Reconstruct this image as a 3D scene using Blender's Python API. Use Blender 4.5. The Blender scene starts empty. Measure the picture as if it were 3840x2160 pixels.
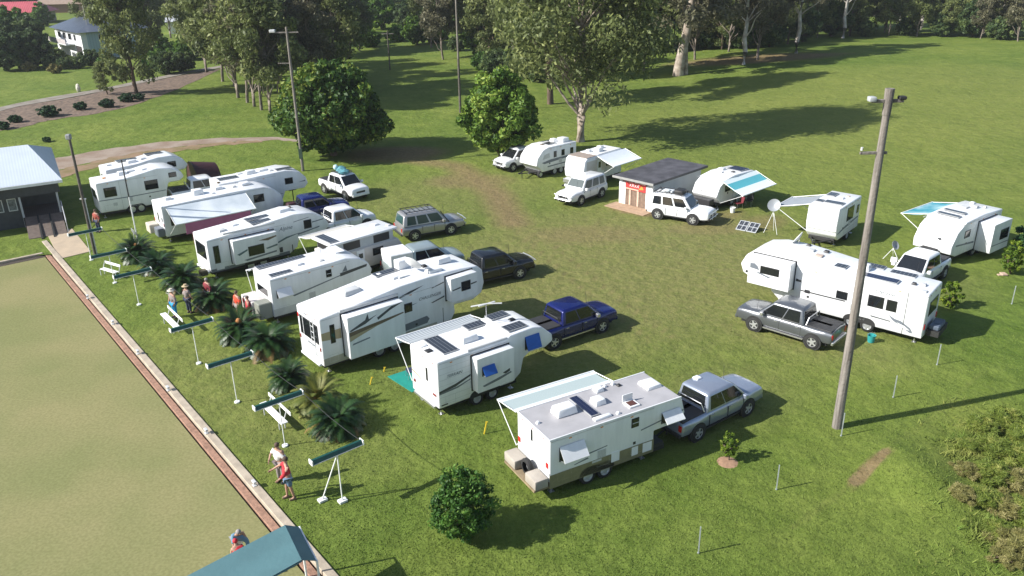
import bpy, bmesh, math, random
import numpy as np
from mathutils import Vector, Matrix, noise as mnoise
S = bpy.context.scene
COL = S.collection
R = math.radians
random.seed(7)
rng = np.random.default_rng(7)

# ---------------------------------------------------------------- camera
FPX, PITCH, ROLL, HCAM = 3100.0, R(22.8), R(-1.03), 19.4
cam = bpy.data.objects.new('camera', bpy.data.cameras.new('camera'))
COL.objects.link(cam)
cam.data.sensor_width = 36.0
cam.data.lens = FPX / 3840.0 * 36.0
cam.data.clip_start = 0.5
cam.data.clip_end = 3000
cam.location = (0, 0, HCAM)
cam.matrix_world = Matrix.Translation((0, 0, HCAM)) @ Matrix.Rotation(R(90) - PITCH, 4, 'X') @ Matrix.Rotation(ROLL, 4, 'Z')
S.camera = cam
S.render.resolution_x, S.render.resolution_y = 1024, 576

# ---------------------------------------------------------------- light
SUN_EL = 34.5
SUN_AZ = 196.0            # direction towards the sun, degrees from +X
sd = Vector((math.cos(R(SUN_EL)) * math.cos(R(SUN_AZ)), math.cos(R(SUN_EL)) * math.sin(R(SUN_AZ)), math.sin(R(SUN_EL))))
sun = bpy.data.objects.new('sun', bpy.data.lights.new('sun', 'SUN'))
COL.objects.link(sun)
sun.data.energy = 4.8
sun.data.angle = R(0.6)
sun.data.color = (1.0, 0.965, 0.905)
sun.rotation_euler = sd.to_track_quat('Z', 'Y').to_euler()
sun.location = (0, 0, 60)
W = bpy.data.worlds.new('World')
S.world = W
W.use_nodes = True
nt = W.node_tree
sky = nt.nodes.new('ShaderNodeTexSky')
sky.sky_type = 'NISHITA'
sky.sun_disc = False
sky.sun_elevation = R(SUN_EL)
sky.sun_rotation = R(90 - SUN_AZ)
sky.air_density = 1.0
nt.links.new(sky.outputs[0], nt.nodes['Background'].inputs[0])
nt.nodes['Background'].inputs[1].default_value = 0.095
S.view_settings.view_transform = 'Standard'
S.view_settings.look = 'None'
S.view_settings.exposure = 0.72
S.view_settings.gamma = 1.0

# ---------------------------------------------------------------- terrain and picture-to-ground helper
def smooth(a, b, x):
    t = min(1, max(0, (x - a) / (b - a)))
    return t * t * (3 - 2 * t)
def terrain(x, y):
    z = 0.0
    # gentle swell of the paddock to the right and behind, falling away behind the crest
    z += 1.6 * smooth(12, 60, x) * smooth(62, 120, y)
    z += 0.35 * math.sin(x * 0.05 + 1.0) * math.sin(y * 0.045) * smooth(75, 110, y)
    if y > 60:
        z -= 2.2 * smooth(140, 230, y) * smooth(5, 40, x)
    # bank falling away at the near right corner
    z -= 1.1 * smooth(15.5, 24, x) * (1 - smooth(22, 33, y))
    z += .55 * math.exp(-(((x - 15.6) / 1.5) ** 2 + ((y - 26.2) / 2.2) ** 2))
    return z
CROLL, SROLL = math.cos(ROLL), math.sin(ROLL)
def G(px, py, z=0.0, onground=True):
    """point of the picture (2576 px wide) to a world point at height z over the ground"""
    x = px * 3840 / 2576 - 1920
    y = 1080 - py * 3840 / 2576
    x, y = CROLL * x - SROLL * y, SROLL * x + CROLL * y
    d = (x, FPX * math.cos(PITCH) + y * math.sin(PITCH), -FPX * math.sin(PITCH) + y * math.cos(PITCH))
    h = z
    for i in range(12):
        t = (h - HCAM) / d[2]
        X, Y = d[0] * t, d[1] * t
        if not onground: break
        h = h * .4 + .6 * (z + terrain(X, Y))
    return Vector((X, Y, h))

# ---------------------------------------------------------------- materials
MATS = {}
def mat(name, col, rough=0.6, metal=0.0, var=0.0, scale=3.0, bump=0.0, bscale=20.0, spec=0.5, col2=None, stripes=None, alpha=None, trans=0.0, coat=0.0):
    """principled material with a noise variation of its own colour"""
    if name in MATS: return MATS[name]
    m = bpy.data.materials.new(name); MATS[name] = m
    m.use_nodes = True
    t = m.node_tree; N = t.nodes; L = t.links
    p = N['Principled BSDF']
    p.inputs['Base Color'].default_value = (*col, 1)
    p.inputs['Roughness'].default_value = rough
    p.inputs['Metallic'].default_value = metal
    p.inputs['Specular IOR Level'].default_value = spec
    if coat: p.inputs['Coat Weight'].default_value = coat
    if trans: p.inputs['Transmission Weight'].default_value = trans
    tc = N.new('ShaderNodeTexCoord')
    src = None
    if var > 0 or col2:
        n = N.new('ShaderNodeTexNoise'); n.inputs['Scale'].default_value = scale; n.inputs['Detail'].default_value = 6
        L.new(tc.outputs['Object'], n.inputs['Vector'])
        rp = N.new('ShaderNodeValToRGB')
        c2 = col2 if col2 else tuple(c * (1 - var) for c in col)
        rp.color_ramp.elements[0].position = 0.35; rp.color_ramp.elements[1].position = 0.62
        rp.color_ramp.elements[0].color = (*c2, 1); rp.color_ramp.elements[1].color = (*col, 1)
        L.new(n.outputs['Fac'], rp.inputs['Fac']); src = rp.outputs['Color']
    if stripes:   # (axis, wavelength, colour, fraction)
        ax, wl, sc, fr = stripes
        sx = N.new('ShaderNodeSeparateXYZ'); L.new(tc.outputs['Object'], sx.inputs[0])
        mu = N.new('ShaderNodeMath'); mu.operation = 'MULTIPLY'; mu.inputs[1].default_value = 1 / wl
        L.new(sx.outputs['XYZ'.index(ax)], mu.inputs[0])
        fr1 = N.new('ShaderNodeMath'); fr1.operation = 'FRACT'; L.new(mu.outputs[0], fr1.inputs[0])
        gt = N.new('ShaderNodeMath'); gt.operation = 'LESS_THAN'; gt.inputs[1].default_value = fr; L.new(fr1.outputs[0], gt.inputs[0])
        mx = N.new('ShaderNodeMix'); mx.data_type = 'RGBA'
        L.new(gt.outputs[0], mx.inputs[0])
        if src: L.new(src, mx.inputs[6])
        else: mx.inputs[6].default_value = (*col, 1)
        mx.inputs[7].default_value = (*sc, 1)
        src = mx.outputs[2]
    if src: L.new(src, p.inputs['Base Color'])
    if bump:
        n2 = N.new('ShaderNodeTexNoise'); n2.inputs['Scale'].default_value = bscale; n2.inputs['Detail'].default_value = 4
        L.new(tc.outputs['Object'], n2.inputs['Vector'])
        b = N.new('ShaderNodeBump'); b.inputs['Strength'].default_value = bump; b.inputs['Distance'].default_value = 0.05
        L.new(n2.outputs['Fac'], b.inputs['Height']); L.new(b.outputs[0], p.inputs['Normal'])
    return m
def corr(name, col, axis, wl, rough=0.4, metal=0.0, depth=0.02, var=0.12, scale=2):
    """corrugated or ribbed sheet"""
    m = mat(name, col, rough, metal, var=var, scale=scale)
    t = m.node_tree; N = t.nodes; L = t.links
    tc = [n for n in N if n.type == 'TEX_COORD'][0]
    sx = N.new('ShaderNodeSeparateXYZ'); L.new(tc.outputs['Object'], sx.inputs[0])
    mu = N.new('ShaderNodeMath'); mu.operation = 'MULTIPLY'; mu.inputs[1].default_value = 2 * math.pi / wl
    L.new(sx.outputs['XYZ'.index(axis)], mu.inputs[0])
    si = N.new('ShaderNodeMath'); si.operation = 'SINE'; L.new(mu.outputs[0], si.inputs[0])
    b = N.new('ShaderNodeBump'); b.inputs['Distance'].default_value = depth; b.inputs['Strength'].default_value = 1
    L.new(si.outputs[0], b.inputs['Height']); L.new(b.outputs[0], N['Principled BSDF'].inputs['Normal'])
    return m

WHITE = mat('white_gelcoat', (.78, .79, .80), .3, var=.10, scale=1.3)
_t = WHITE.node_tree
_n = [n for n in _t.nodes if n.type == 'TEX_NOISE'][0]; _c = [n for n in _t.nodes if n.type == 'TEX_COORD'][0]
_m = _t.nodes.new('ShaderNodeMapping'); _m.inputs['Scale'].default_value = (2.2, 2.2, .35); _t.links.new(_c.outputs['Object'], _m.inputs[0]); _t.links.new(_m.outputs[0], _n.inputs['Vector'])
ROOFW = mat('white_roof_membrane', (.82, .81, .78), .5, var=.22, scale=1.6, bump=.15, bscale=9)
ALU = corr('white_ribbed_cladding', (.78, .79, .80), 'Z', .11, .35, depth=.006, var=.05)
ROOFG = mat('grey_painted_roof', (.40, .39, .40), .45, var=.14, scale=1.4)
GLASS = mat('dark_tinted_glass', (.012, .014, .016), .06, spec=.6, coat=.3)
FRAME = mat('black_rubber_frame', (.02, .02, .022), .5)
GFRAME = mat('grey_frame', (.35, .36, .37), .4)
GREYL = mat('light_grey_plastic', (.55, .56, .56), .5, var=.1)
DARK = mat('dark_chassis', (.025, .025, .025), .7, var=.3)
TYRE = mat('tyre_rubber', (.02, .02, .02), .85)
RIM = mat('alloy_rim', (.62, .63, .65), .3, .6)
BLACKP = mat('black_plastic', (.03, .03, .032), .5)
CHROME = mat('brushed_steel', (.6, .6, .62), .3, .8)
KHAKI = mat('khaki_checker_plate', (.23, .21, .13), .4, .1, var=.15, scale=5)
TAN = mat('tan_box', (.40, .36, .31), .6, var=.12)
SOLAR = mat('solar_cells', (.012, .016, .045), .12, spec=.6, stripes=('X', .16, (.06, .07, .11), .07))
SOLARG = mat('grey_solar_cells', (.035, .04, .05), .2, stripes=('X', .2, (.16, .17, .18), .12))
REDL = mat('red_lens', (.45, .02, .02), .2)
AMBER = mat('amber_lens', (.7, .25, .02), .2)
HEADL = mat('headlamp_lens', (.75, .77, .8), .1)
DGREY = mat('graphite_decal', (.06, .065, .07), .4)
BROWN = mat('bronze_decal', (.14, .10, .06), .4)
GOLD = mat('gold_decal', (.36, .30, .18), .4)
GREYD = mat('silver_grey_decal', (.15, .17, .20), .4)
BLUECV = mat('blue_awning_fabric', (.01, .10, .42), .6, var=.15, scale=4)
ARM = mat('white_painted_tube', (.78, .79, .78), .35)

# ---------------------------------------------------------------- mesh helpers
class MB:
    def __init__(s): s.v, s.f, s.m = [], [], []
    def add(s, vs, fs, m=0):
        o = len(s.v); s.v += [tuple(v) for v in vs]
        s.f += [tuple(i + o for i in f) for f in fs]; s.m += [m] * len(fs)
        return s
    def box(s, x0, x1, y0, y1, z0, z1, m=0, taper=0):
        t = taper
        return s.add([(x0, y0, z0), (x1, y0, z0), (x1, y1, z0), (x0, y1, z0), (x0 + t, y0 + t, z1), (x1 - t, y0 + t, z1), (x1 - t, y1 - t, z1), (x0 + t, y1 - t, z1)],
              [(0, 3, 2, 1), (4, 5, 6, 7), (0, 1, 5, 4), (1, 2, 6, 5), (2, 3, 7, 6), (3, 0, 4, 7)], m)
    def prism(s, prof, y0, y1, m=0):
        """profile of (x,z) going round, spread between y0 and y1"""
        n = len(prof)
        a = sum(prof[i][0] * prof[(i + 1) % n][1] - prof[(i + 1) % n][0] * prof[i][1] for i in range(n))
        if a < 0: prof = prof[::-1]
        vs = [(x, y0, z) for x, z in prof] + [(x, y1, z) for x, z in prof]
        fs = [tuple(range(n)), tuple(range(2 * n - 1, n - 1, -1))] + [(i, i + n, (i + 1) % n + n, (i + 1) % n) for i in range(n)]
        return s.add(vs, fs, m)
    def zprism(s, poly, z0, z1, m=0):
        n = len(poly)
        a = sum(poly[i][0] * poly[(i + 1) % n][1] - poly[(i + 1) % n][0] * poly[i][1] for i in range(n))
        if a < 0: poly = poly[::-1]
        vs = [(x, y, z0) for x, y in poly] + [(x, y, z1) for x, y in poly]
        fs = [tuple(range(n - 1, -1, -1)), tuple(range(n, 2 * n))] + [(i, (i + 1) % n, (i + 1) % n + n, i + n) for i in range(n)]
        return s.add(vs, fs, m)
    def tube(s, pts, rad, n=8, m=0, cap=True):
        pts = [Vector(p) for p in pts]
        rads = rad if isinstance(rad, (list, tuple)) else [rad] * len(pts)
        rings = []; o = len(s.v)
        for i, p in enumerate(pts):
            d = (pts[min(i + 1, len(pts) - 1)] - pts[max(i - 1, 0)]).normalized()
            u = d.cross(Vector((0, 0, 1)))
            if u.length < .01: u = Vector((1, 0, 0))
            u.normalize(); w = d.cross(u)
            for k in range(n):
                a = 2 * math.pi * k / n
                s.v.append(tuple(p + rads[i] * (math.cos(a) * u + math.sin(a) * w)))
        for i in range(len(pts) - 1):
            for k in range(n):
                k2 = (k + 1) % n
                s.f.append((o + i * n + k, o + i * n + k2, o + (i + 1) * n + k2, o + (i + 1) * n + k)); s.m.append(m)
        if cap:
            s.f.append(tuple(o + k for k in range(n - 1, -1, -1))); s.m.append(m)
            s.f.append(tuple(o + (len(pts) - 1) * n + k for k in range(n))); s.m.append(m)
        return s
    def lathe(s, prof, n=20, m=0, axis='z', c=(0, 0, 0)):
        """profile of (radius, height) about an axis"""
        o = len(s.v)
        for r, h in prof:
            for k in range(n):
                a = 2 * math.pi * k / n
                p = (r * math.cos(a), r * math.sin(a), h)
                if axis == 'y': p = (r * math.cos(a), h, r * math.sin(a))
                if axis == 'x': p = (h, r * math.cos(a), r * math.sin(a))
                s.v.append((p[0] + c[0], p[1] + c[1], p[2] + c[2]))
        for i in range(len(prof) - 1):
            for k in range(n):
                k2 = (k + 1) % n
                s.f.append((o + i * n + k, o + i * n + k2, o + (i + 1) * n + k2, o + (i + 1) * n + k)); s.m.append(m)
        return s
    def ball(s, c, r, n=10, m=0):
        rx, ry, rz = r if isinstance(r, (tuple, list)) else (r, r, r)
        o = len(s.v); k2 = n // 2
        for i in range(k2 + 1):
            t = math.pi * i / k2
            for k in range(n):
                a = 2 * math.pi * k / n
                s.v.append((c[0] + rx * math.sin(t) * math.cos(a), c[1] + ry * math.sin(t) * math.sin(a), c[2] + rz * math.cos(t)))
        for i in range(k2):
            for k in range(n):
                b = (k + 1) % n
                s.f.append((o + i * n + k, o + (i + 1) * n + k, o + (i + 1) * n + b, o + i * n + b)); s.m.append(m)
        return s
    def mesh(s, name, mats, bevel=0, seg=1, smooth_angle=35):
        me = bpy.data.meshes.new(name)
        me.from_pydata(s.v, [], s.f)
        for m in mats: me.materials.append(m)
        if len(mats) > 1: me.polygons.foreach_set('material_index', s.m)
        bm = bmesh.new(); bm.from_mesh(me)
        bmesh.ops.remove_doubles(bm, verts=bm.verts, dist=1e-5)
        bmesh.ops.recalc_face_normals(bm, faces=bm.faces)
        if bevel:
            es = [e for e in bm.edges if len(e.link_faces) == 2 and e.calc_face_angle(0) > R(25)]
            bmesh.ops.bevel(bm, geom=es, offset=bevel, offset_type='OFFSET', segments=seg, profile=.5, affect='EDGES', clamp_overlap=True)
        bm.to_mesh(me); bm.free()
        me.polygons.foreach_set('use_smooth', [True] * len(me.polygons))
        me.set_sharp_from_angle(angle=R(smooth_angle))
        return me
    def obj(s, name, mats, parent=None, bevel=0, seg=1, loc=None, label=None, smooth_angle=35):
        if not isinstance(mats, (list, tuple)): mats = [mats]
        return link(name, s.mesh(name, mats, bevel, seg, smooth_angle), parent, loc, label)
def link(name, me, parent=None, loc=None, label=None):
    o = bpy.data.objects.new(name, me); COL.objects.link(o)
    if parent: o.parent = parent
    if loc is not None: o.location = loc
    if label: o['label'] = label
    return o
def thing(name, label, cat, loc=(0, 0, 0), rot=0, group=None, mesh=None):
    o = bpy.data.objects.new(name, mesh); COL.objects.link(o)
    o.location = loc; o.rotation_euler = (0, 0, R(rot))
    o['label'] = label; o['category'] = cat
    if group: o['group'] = group
    return o
def struct(name, mb, mats, **k):
    o = mb.obj(name, mats, **k); o['kind'] = 'structure'; return o
def dup(root, loc, rot=0, label=None, scale=None):
    r = root.copy(); COL.objects.link(r); r.location = loc; r.rotation_euler = (0, 0, R(rot))
    if label: r['label'] = label
    if scale: r.scale = scale if isinstance(scale, (tuple, list)) else (scale,) * 3
    def rec(a, b):
        for ch in list(a.children):
            c = ch.copy(); COL.objects.link(c); c.parent = b; rec(ch, c)
    rec(root, r)
    return r
def text_mesh(txt, size, mt, parent, loc, rot, name='lettering', shear=0, ext=.002):
    cu = bpy.data.curves.new(name, 'FONT'); cu.body = txt; cu.size = size; cu.extrude = ext; cu.shear = shear
    cu.align_x = 'CENTER'; cu.align_y = 'CENTER'
    o = bpy.data.objects.new('tmp', cu); COL.objects.link(o)
    dg = bpy.context.evaluated_depsgraph_get()
    me = bpy.data.meshes.new_from_object(o.evaluated_get(dg))
    bpy.data.objects.remove(o)
    me.materials.clear(); me.materials.append(mt)
    q = link(name, me, parent, loc); q.rotation_euler = rot
    return q

WCACHE = {}
def wheel(parent, x, y, r=.37, w=.24, rimmat=None, name='wheel'):
    """tyre with an alloy rim as its sub-part"""
    side = 1 if y > 0 else -1
    rimmat = rimmat or RIM
    key = (r, w, side, rimmat.name)
    if key not in WCACHE:
        b = MB().lathe([(r * .62, -w / 2), (r * .9, -w / 2), (r, -w / 2 + .04), (r, w / 2 - .04), (r * .9, w / 2), (r * .62, w / 2)], 24, axis='y')
        t = b.mesh('tyre', [TYRE], smooth_angle=50)
        q = MB(); s = side
        q.lathe([(r * .64, s * w * .46), (r * .58, s * w * .47), (r * .55, s * w * .3), (r * .2, s * w * .36), (r * .16, s * w * .46), (.001, s * w * .46)], 20, axis='y')
        for k in range(5):
            a = 2 * math.pi * k / 5
            ca, sa = math.cos(a), math.sin(a)
            v = []
            for rr, ww in ((r * .12, .05), (r * .58, .035)):
                for e in (-1, 1):
                    for yy in (s * w * .3, s * w * .45):
                        v.append((rr * ca - e * ww * sa, yy, rr * sa + e * ww * ca))
            q.add(v, [(0, 1, 3, 2), (4, 6, 7, 5), (1, 5, 7, 3), (0, 2, 6, 4), (0, 4, 5, 1), (2, 3, 7, 6)])
        WCACHE[key] = (t, q.mesh('rim', [rimmat]))
    t, q = WCACHE[key]
    o = link(name, t, parent, (x, y, r))
    link('rim', q, o)
    return o
# ================================================================ GROUND
def ell(cx, cy, rx, ry, ang=0, soft=.5):
    ca, sa = math.cos(R(ang)), math.sin(R(ang))
    def f(x, y):
        dx, dy = x - cx, y - cy
        u, v = (dx * ca + dy * sa) / rx, (-dx * sa + dy * ca) / ry
        return 1 - smooth(1 - soft, 1 + soft, math.hypot(u, v))
    return f
def segd(pts, w, soft=.6):
    def f(x, y):
        best = 1e9
        for (a, b) in zip(pts[:-1], pts[1:]):
            dx, dy = b[0] - a[0], b[1] - a[1]
            t = min(1, max(0, ((x - a[0]) * dx + (y - a[1]) * dy) / (dx * dx + dy * dy)))
            best = min(best, math.hypot(x - a[0] - t * dx, y - a[1] - t * dy))
        return 1 - smooth(w * (1 - soft), w * (1 + soft), best)
    return f
def px(*pts): return [tuple(G(a, b)[:2]) for a, b in pts]
dryf = [(ell(7, 50, 15, 12, 40), .9), (ell(3, 41, 10, 6, 35), .7), (ell(14, 41, 7, 4, 140), .75), (ell(-5, 66, 10, 7, 30), .55),
        (ell(-13, 34, 3, 9, 50), .45), (ell(22, 46, 6, 4, 0), .5), (ell(25, 80, 30, 18, 0), .12), (ell(50, 100, 40, 22, 0), .22), (ell(9, 33, 5, 3, 30), .5)]
dirtf = [(segd(px((900, 400), (1040, 402), (1150, 418), (1250, 490), (1290, 560)), 1.5, .9), .5),
         (ell(*G(1000, 385)[:2], 5, 3, 0), .6), (ell(*G(1180, 455)[:2], 4, 2.6, 0), .42), (segd(px((1250, 520), (1330, 610), (1480, 740), (1640, 860)), .22, .9), .30), (segd(px((1285, 512), (1370, 600), (1525, 725), (1690, 850)), .22, .9), .30), (segd(px((1500, 560), (1700, 640), (1850, 760)), .25, .9), .22), (ell(*G(1480, 590)[:2], 5, 2.2, 0), .3),
         (segd(px((2150, 1215), (2190, 1175), (2228, 1135)), .22, .5), 1.0), (segd(px((1990, 1330), (2100, 1250), (2150, 1215)), .3, .9), .18),
         (segd(px((2240, 1120), (2330, 1060), (2480, 930)), .35, .9), .16),
         (ell(*G(1600, 525)[:2], 2.2, 1.3, -40), .9), (ell(*G(1905, 148)[:2], 14, 4, 0), .75), (ell(*G(1780, 575)[:2], 3.5, 1.6, 0), .3), (ell(*G(1820, 545)[:2], 2.5, 1.2, 40), .35), (ell(*G(1920, 560)[:2], 2.5, 1.6, 40), .35)]
yel = [(ell(*G(2490, 1130)[:2], 2.6, 2.0, 60, .9), .7), (ell(48, 88, 34, 30, 0), .42)]
def field(fs, x, y):
    v = 0
    for f, a in fs: v = max(v, a * f(x, y))
    return v
# the bowling-green edge runs from A to B: the ground sheet is cut along it
EA, EB = G(105, 615), G(710, 1335)
ed = (EB - EA).normalized()           # along the edge, towards the camera
en = Vector((-ed.y, ed.x, 0))         # towards the paddock
if en.x < 0: en = -en
def edge_side(x, y): return (x - EA.x) * en.x + (y - EA.y) * en.y
def edge_along(x, y): return (x - EA.x) * ed.x + (y - EA.y) * ed.y
ys = [-6.0, -1.0, 4.0, 8.0, 12.0]
while ys[-1] < 700:
    y = ys[-1]; ys.append(y + max(.45, (y - 12) * .0135 + .28) * (1 if y < 120 else 1.6))
GW, NX = 1.0, 260
vs, fs, att = [], [], []
for y in ys:
    hw = 24 + max(12, y) * .78
    for i in range(NX + 1):
        x = -hw + 2 * hw * i / NX
        vs.append((x, y, terrain(x, y)))
        s, d_ = edge_side(x, y), edge_along(x, y)
        if s < .3 and d_ > 2.05 and y < 60:      # meet the kerb and the back edge of the green exactly
            if s > -1.0:
                vs[-1] = (x + en.x * (.3 - s), y + en.y * (.3 - s), 0)
            elif d_ < 3.2:
                vs[-1] = (x - ed.x * (d_ - 2.05), y - ed.y * (d_ - 2.05), 0)
        att.append((field(dryf, x, y), field(dirtf, x, y), field(yel, x, y)))
for j in range(len(ys) - 1):
    for i in range(NX):
        a = j * (NX + 1) + i
        q = (a, a + 1, a + NX + 2, a + NX + 1)
        c = [vs[k] for k in q]
        if all(edge_side(v[0], v[1]) < .301 and edge_along(v[0], v[1]) > 2.04 for v in c) and c[0][1] < 60: continue   # the green lies here
        fs.append(q)
me = bpy.data.meshes.new('ground'); me.from_pydata(vs, [], fs)
for k, nm in enumerate(('dry', 'dirt', 'yellow')):
    a = me.attributes.new(nm, 'FLOAT', 'POINT'); a.data.foreach_set('value', [t[k] for t in att])
me.polygons.foreach_set('use_smooth', [True] * len(me.polygons))

def grass_mat():
    m = bpy.data.materials.new('meadow_grass'); m.use_nodes = True
    t = m.node_tree; N = t.nodes; L = t.links; p = N['Principled BSDF']
    p.inputs['Roughness'].default_value = .9; p.inputs['Specular IOR Level'].default_value = .15
    tc = N.new('ShaderNodeTexCoord')
    def nz(scale, detail=5, rough=.6, stretch=None):
        n = N.new('ShaderNodeTexNoise'); n.inputs['Scale'].default_value = scale; n.inputs['Detail'].default_value = detail; n.inputs['Roughness'].default_value = rough
        L.new(tc.outputs['Object'], n.inputs['Vector']); return n.outputs['Fac']
    def ramp(src, c0, c1, p0=.35, p1=.65):
        r = N.new('ShaderNodeValToRGB'); r.color_ramp.elements[0].position = p0; r.color_ramp.elements[1].position = p1
        r.color_ramp.elements[0].color = (*c0, 1); r.color_ramp.elements[1].color = (*c1, 1); L.new(src, r.inputs[0]); return r.outputs[0]
    def mix(f, a, b, mode='MIX'):
        x = N.new('ShaderNodeMix'); x.data_type = 'RGBA'; x.blend_type = mode
        if isinstance(f, float): x.inputs[0].default_value = f
        else: L.new(f, x.inputs[0])
        L.new(a, x.inputs[6]); L.new(b, x.inputs[7]); return x.outputs[2]
    def math2(op, a, b):
        x = N.new('ShaderNodeMath'); x.operation = op; x.use_clamp = True
        for i, q in enumerate((a, b)):
            if isinstance(q, (int, float)): x.inputs[i].default_value = q
            else: L.new(q, x.inputs[i])
        return x.outputs[0]
    def at(n):
        a = N.new('ShaderNodeAttribute'); a.attribute_name = n; return a.outputs['Fac']
    big = ramp(nz(.09, 3), (.108, .156, .027), (.166, .202, .041), .35, .68)
    mid = ramp(nz(.55, 5, .7), (.72, .80, .66), (1.18, 1.14, 1.2), .3, .7)
    tuft = ramp(nz(3.2, 6, .75), (.80, .85, .78), (1.16, 1.14, 1.17), .30, .70)
    fine = ramp(nz(24, 5, .8), (.72, .75, .72), (1.26, 1.24, 1.26), .3, .7)
    g = mix(1.0, big, mid, 'MULTIPLY')
    n1 = nz(.8, 6, .7); n2 = nz(4.0, 5, .7)
    dn = math2('MULTIPLY', at('dry'), math2('ADD', math2('MULTIPLY', n1, 1.6), math2('MULTIPLY', n2, .55)))
    dryc = ramp(nz(1.6, 5), (.155, .165, .050), (.198, .182, .070), .3, .7)
    g = mix(dn, g, dryc)
    yc = ramp(nz(2.0, 5), (.17, .20, .035), (.24, .23, .07), .3, .7)
    g = mix(math2('MULTIPLY', at('yellow'), math2('ADD', n1, .2)), g, yc)
    g = mix(1.0, g, tuft, 'MULTIPLY')
    g = mix(1.0, g, fine, 'MULTIPLY')
    dc = ramp(nz(2.5, 6), (.17, .105, .060), (.26, .175, .105), .3, .7)
    dm = math2('SUBTRACT', math2('MULTIPLY', math2('ADD', at('dirt'), math2('MULTIPLY', math2('MULTIPLY', at('dirt'), n2), 1.1)), 1.15), .22)
    g = mix(dm, g, dc)
    L.new(g, p.inputs['Base Color'])
    b = N.new('ShaderNodeBump'); b.inputs['Strength'].default_value = .6; b.inputs['Distance'].default_value = .10
    hsum = math2('ADD', math2('MULTIPLY', nz(6, 6, .8), .6), math2('MULTIPLY', nz(26, 4, .7), .4))
    L.new(hsum, b.inputs['Height'])
    b2 = N.new('ShaderNodeBump'); b2.inputs['Strength'].default_value = .5; b2.inputs['Distance'].default_value = .5
    L.new(nz(.9, 4, .6), b2.inputs['Height']); L.new(b.outputs[0], b2.inputs['Normal'])
    L.new(b2.outputs[0], p.inputs['Normal'])
    return m
GRASS = grass_mat()
me.materials.append(GRASS)
gr = link('ground', me); gr['kind'] = 'structure'

# blades standing in the nearer turf
def tufts(name, n, region, hmin, hmax, mt, dens=None, lean=.5, wid=.5):
    V = np.zeros((n, 3, 3)); k = 0
    out = []
    while k < n:
        u, v = rng.uniform(region[0], region[1]), rng.uniform(region[2], region[3])
        P = G(u, v)
        if edge_side(P.x, P.y) < .55 and P.y < 58: continue
        if dens and rng.random() > dens(P.x, P.y): continue
        h = rng.uniform(hmin, hmax); a = rng.uniform(0, 6.283); b = rng.uniform(0, 6.283)
        w = h * wid * rng.uniform(.5, 1)
        ca, sa = math.cos(a) * w, math.sin(a) * w
        V[k, 0] = (P.x - ca, P.y - sa, P.z); V[k, 1] = (P.x + ca, P.y + sa, P.z)
        V[k, 2] = (P.x + math.cos(b) * h * lean, P.y + math.sin(b) * h * lean, P.z + h)
        k += 1
    me = bpy.data.meshes.new(name)
    me.vertices.add(3 * n); me.vertices.foreach_set('co', V.reshape(-1))
    me.loops.add(3 * n); me.loops.foreach_set('vertex_index', np.arange(3 * n))
    me.polygons.add(n); me.polygons.foreach_set('loop_start', np.arange(n) * 3); me.polygons.foreach_set('loop_total', np.full(n, 3))
    me.update(); me.materials.append(mt)
    o = link(name, me); o['kind'] = 'stuff'
    return o
GB = mat('grass_blade', (.155, .205, .046), .8, var=.3, scale=.5, spec=.15)
YB = mat('straw_blade', (.20, .22, .055), .8, col2=(.10, .16, .028), scale=.8, spec=.15)
lush = lambda x, y: max(.08, 1 - .9 * field(dryf, x, y) - field(dirtf, x, y))
o = tufts('grass', 90000, (620, 2576, 820, 1500), .02, .055, GB, lush)
o['label'] = 'short green grass blades standing in the mown field'; o['category'] = 'grass'
o = tufts('long_grass', 8000, (2300, 2600, 1000, 1480), .08, .30, YB, lambda x, y: (.02 + ell(*G(2520, 1150)[:2], 1.9, 1.7, 20)(x, y) + .8 * ell(*G(2560, 1370)[:2], 1.2, 1.0)(x, y)) * (1.0 if mnoise.noise((x * 1.1, y * 1.1, 3)) > -.05 else .12), lean=.9, wid=.13)
o['label'] = 'yellowish long tussock grass on the bank at right foreground'; o['category'] = 'tussock grass'

# ================================================================ BOWLING GREEN
def along(d, off, z=0.0):
    p = EA + ed * d + en * off
    return (p.x, p.y, z)
def strip(name, off0, off1, d0, d1, z0, z1, m, n=1):
    b = MB(); q = []
    for d in (d0, d1):
        for o in (off0, off1):
            for z in (z0, z1): q.append(along(d, o, z))
    b.add(q, [(0, 1, 3, 2), (4, 6, 7, 5), (1, 5, 7, 3), (0, 2, 6, 4), (0, 4, 5, 1), (2, 3, 7, 6)])
    return b
GREENM = mat('bowling_turf', (.250, .232, .108), .9, col2=(.200, .206, .086), scale=.2, spec=.1)
t = GREENM.node_tree
rp = [n for n in t.nodes if n.type == 'VALTORGB'][0]; pr = t.nodes['Principled BSDF']
n2 = t.nodes.new('ShaderNodeTexNoise'); n2.inputs['Scale'].default_value = 9; n2.inputs['Detail'].default_value = 6
r2 = t.nodes.new('ShaderNodeValToRGB'); r2.color_ramp.elements[0].color = (.86, .87, .84, 1); r2.color_ramp.elements[1].color = (1.1, 1.1, 1.12, 1)
r2.color_ramp.elements[0].position = .35; r2.color_ramp.elements[1].position = .65
mx = t.nodes.new('ShaderNodeMix'); mx.data_type = 'RGBA'; mx.blend_type = 'MULTIPLY'; mx.inputs[0].default_value = 1
tcn = [n for n in t.nodes if n.type == 'TEX_COORD'][0]
t.links.new(tcn.outputs['Object'], n2.inputs[0]); t.links.new(n2.outputs[0], r2.inputs[0])
t.links.new(rp.outputs[0], mx.inputs[6]); t.links.new(r2.outputs[0], mx.inputs[7]); t.links.new(mx.outputs[2], pr.inputs['Base Color'])
DITCH = mat('ditch_shade', (.06, .045, .035), .9, var=.3)  # ditch floor coloured dark to hold the shade between its edges
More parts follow.
